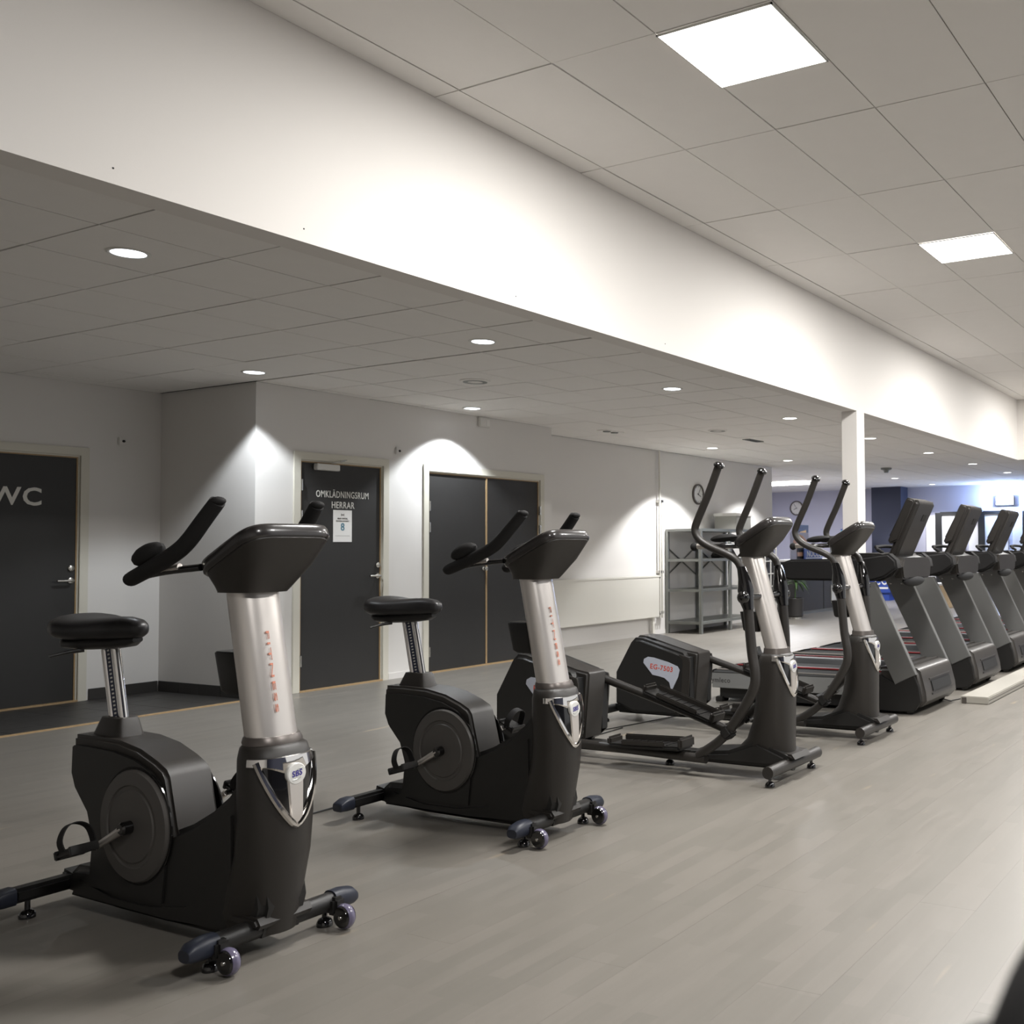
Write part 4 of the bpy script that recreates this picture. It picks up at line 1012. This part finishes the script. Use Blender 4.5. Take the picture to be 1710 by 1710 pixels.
MB().prism([(18.2, 1.50), (18.5, 1.54), (18.5, 1.62), (18.2, 1.58)], 8.735, 8.74, 'y').build('printed_patch', 'sign_yellow', o)
MB().prism([(18.1, 1.44), (18.45, 1.44), (18.45, 1.47), (18.1, 1.47)], 8.735, 8.74, 'y').build('printed_patch', 'sign_yellow', o)
done()
# potted plant
o = empty('potted_plant', (16.35, 7.95, 0), 'green plant in a tall dark pot before the reception desk', 'plant')
MB().lathe((16.35, 7.95, 0), (0, 0, 1), [(0, .03), (.12, .03), (.14, .05), (.15, .36), (.14, .37), (.13, .35), (0, .34)], 24).build('pot', 'desk_black', o)
MB().lathe((16.35, 7.95, 0), (0, 0, 1), [(0, 0), (.13, 0), (.13, .03), (0, .03)], 24).build('pot_base', 'steel', o)
MB().lathe((16.35, 7.95, .352), (0, 0, 1), [(0, 0), (.13, 0), (.0, .01)], 16).build('soil', 'soil', o)
MB().tube([(16.35, 7.95, .35), (16.36, 7.95, .52), (16.35, 7.94, .66)], .012, 8, 3).build('stem', 'leaf_green', o)
for k in range(16):
    a = k * 2.4; l = random.uniform(.22, .38); up = random.uniform(.02, .2)
    rings = []; base = Vector((16.35, 7.94, .62 + .03 * (k % 3))); dr = Vector((math.cos(a), math.sin(a), 0)); sd = Vector((-math.sin(a), math.cos(a), 0))
    for t in (0, .25, .5, .75, 1):
        c = base + dr * l * t + Vector((0, 0, up * t * 1.6 - .25 * t * t)); w = .02 * math.sin(PI * (t * .85 + .1))
        rings.append([c - sd * w, c + Vector((0, 0, .002)), c + sd * w, c - Vector((0, 0, .002))])
    MB().loft(rings).build('leaf', 'leaf_green', o)
done()
# far zone: navy column, boards, drink boxes, bottles
o = st('trim_5', MB().b2((23.2, 8.42, 0), (XW, 9.18, ZC)), 'navy_paint')
lab_b = ['white board with black frame post, leftmost of those on the far wall', 'white board with black frame, second from the left on the far wall', 'white board with black frame, third from the left on the far wall', 'white board with black frame, fourth from the left on the far wall']
for k in range(4):
    y1 = 8.0 - k * 1.05
    o = empty('wall_board', (XW - .05, y1 - .5, .9), lab_b[k], 'board', 'white boards on the far wall')
    MB().b2((XW - .06, y1 - 1.0, .35), (XW - .02, y1 - .06, 2.02)).build('panel', 'board_white', o)
    MB().b2((XW - .10, y1 - .40 - .06, .3), (XW - .02, y1 - .30, 2.08)).build('frame_post', 'dark_dot', o)
    MB().b2((XW - .09, y1 - 1.0, 2.02), (XW - .02, y1 - .42, 2.10)).build('frame_bar', 'dark_dot', o)
    done()
o = empty('drink_fridge', (22.9, 8.75, 0), 'blue drink display box with white letters seen between treadmill uprights', 'fridge')
MB().b2((22.6, 8.5, .18), (23.15, 9.45, .75), .01).build('cabinet', 'drink_blue', o)
text('lettering', 'NOCCO', .3, (22.597, 8.98, .38), (0, -1, 0), (0, 0, 1), 'white_letter', o, bold=.01, fit=.84)
MB().b2((22.596, 8.55, .28), (22.6, 9.4, .32)).build('printed_rule', 'white_letter', o)
MB().b2((22.65, 8.55, 0), (23.1, 9.4, .18)).build('plinth', 'drink_blue', o)
done()
o = empty('counter_shelf', (22.6, 9.8, 0), 'white narrow shelf holding water bottles by the navy column', 'shelf')
MB().b2((22.3, 9.25, 1.28), (22.8, 10.0, 1.32), .004).build('shelf_top', 'board_white', o)
for y in (9.28, 9.95): MB().b2((22.5, y, 0), (22.56, y + .04, 1.28)).build('leg', 'rack_grey', o)
done()
pb = None
for i in range(6):
    x = 22.4 + (i % 2) * .14; y = 9.34 + (i // 2) * .15
    if pb is None:
        pb = empty('water_bottle', (x, y, 1.32), 'clear teal water bottle standing on the narrow white shelf', 'bottle', 'water bottles by the navy column')
        MB().lathe((x, y, 1.32), (0, 0, 1), [(0, 0), (.045, 0), (.05, .02), (.05, .24), (.02, .32), (.018, .36), (0, .36)], 16).build('bottle_body', 'bottle_teal', pb)
        MB().lathe((x, y, 1.68), (0, 0, 1), [(0, 0), (.02, 0), (.02, .03), (0, .03)], 12).build('cap', 'drink_blue', pb); done()
    else:
        c = copy_tree(pb); c.location = (x, y, 1.32)
o = empty('wooden_crate', (20.6, 6.6, 0), 'pale wooden crate with white top seen between the treadmill uprights', 'crate')
MB().b2((20.3, 6.3, 0), (20.9, 6.95, .46), .006).build('crate_body', 'wood_light', o)
MB().b2((20.28, 6.28, .46), (20.92, 6.97, .50), .004).build('crate_top', 'board_white', o)
for y in (6.35, 6.6, 6.85): MB().b2((20.285, y, .03), (20.30, y + .06, .43)).build('batten', 'wood_light', o)
done()
# bright fluorescent fittings in the wing
o = empty('batten_light', (20.5, 10.3, ZC - .1), 'bright long fluorescent batten hanging in the far wing', 'ceiling light')
MB().b2((20.0, 9.45, ZC - .07), (20.25, 11.4, ZC - .03), .01).build('tube_cover', 'panel_glow', o)
for y in (9.7, 11.1): MB().b2((20.1, y, ZC - .03), (20.14, y + .04, ZC)).build('hanger', 'white_plastic', o)
area('lamp', (20.12, 10.3, ZC - .09), .2, 1.7, FAR_W * 2, (.92, .93, 1.0), o); done()
# glaring blue-white sign on the far wall
o = empty('lit_sign', (XW, 6.0, 2.35), 'glaring blue white lit sign high on the far wall', 'sign')
MB().b2((XW - .10, 5.78, 2.22), (XW, 6.22, 2.44), .01).build('sign_case', 'collar_grey', o)
MB().b2((XW - .108, 5.80, 2.24), (XW - .10, 6.20, 2.42)).build('sign_face', 'blue_glow', o)
l = bpy.data.lights.new('lamp', 'POINT'); l.energy = 90; l.color = (.42, .6, 1.0); l.shadow_soft_size = .08
ob = bpy.data.objects.new('lamp', l); COL.objects.link(ob); ob.parent = o; ob.location = (-.25, 0, 0)
done()
# close blurred handrail at the lower right corner
o = empty('handrail', (.306, .078, 0), 'black out of focus rail in the lower right corner close to the camera', 'handrail')
MB().tube([(.306, .078, .0), (.306, .078, 1.0), (.306, .077, 1.05), (.314, .068, 1.088), (.345, .058, 1.108), (.41, .03, 1.122), (.7, -.12, 1.13)], .02, 16, 5).build('rail', 'grip_black', o)
MB().lathe((.306, .078, 0), (0, 0, 1), [(0, 0), (.06, 0), (.06, .006), (.03, .012), (0, .012)], 20).build('floor_flange', 'body_black', o)
MB().tube([(.7, -.12, 1.13), (.76, -.15, 1.12), (.78, -.16, 1.05), (.78, -.16, 0)], .02, 16, 4).build('far_leg', 'grip_black', o)
done()
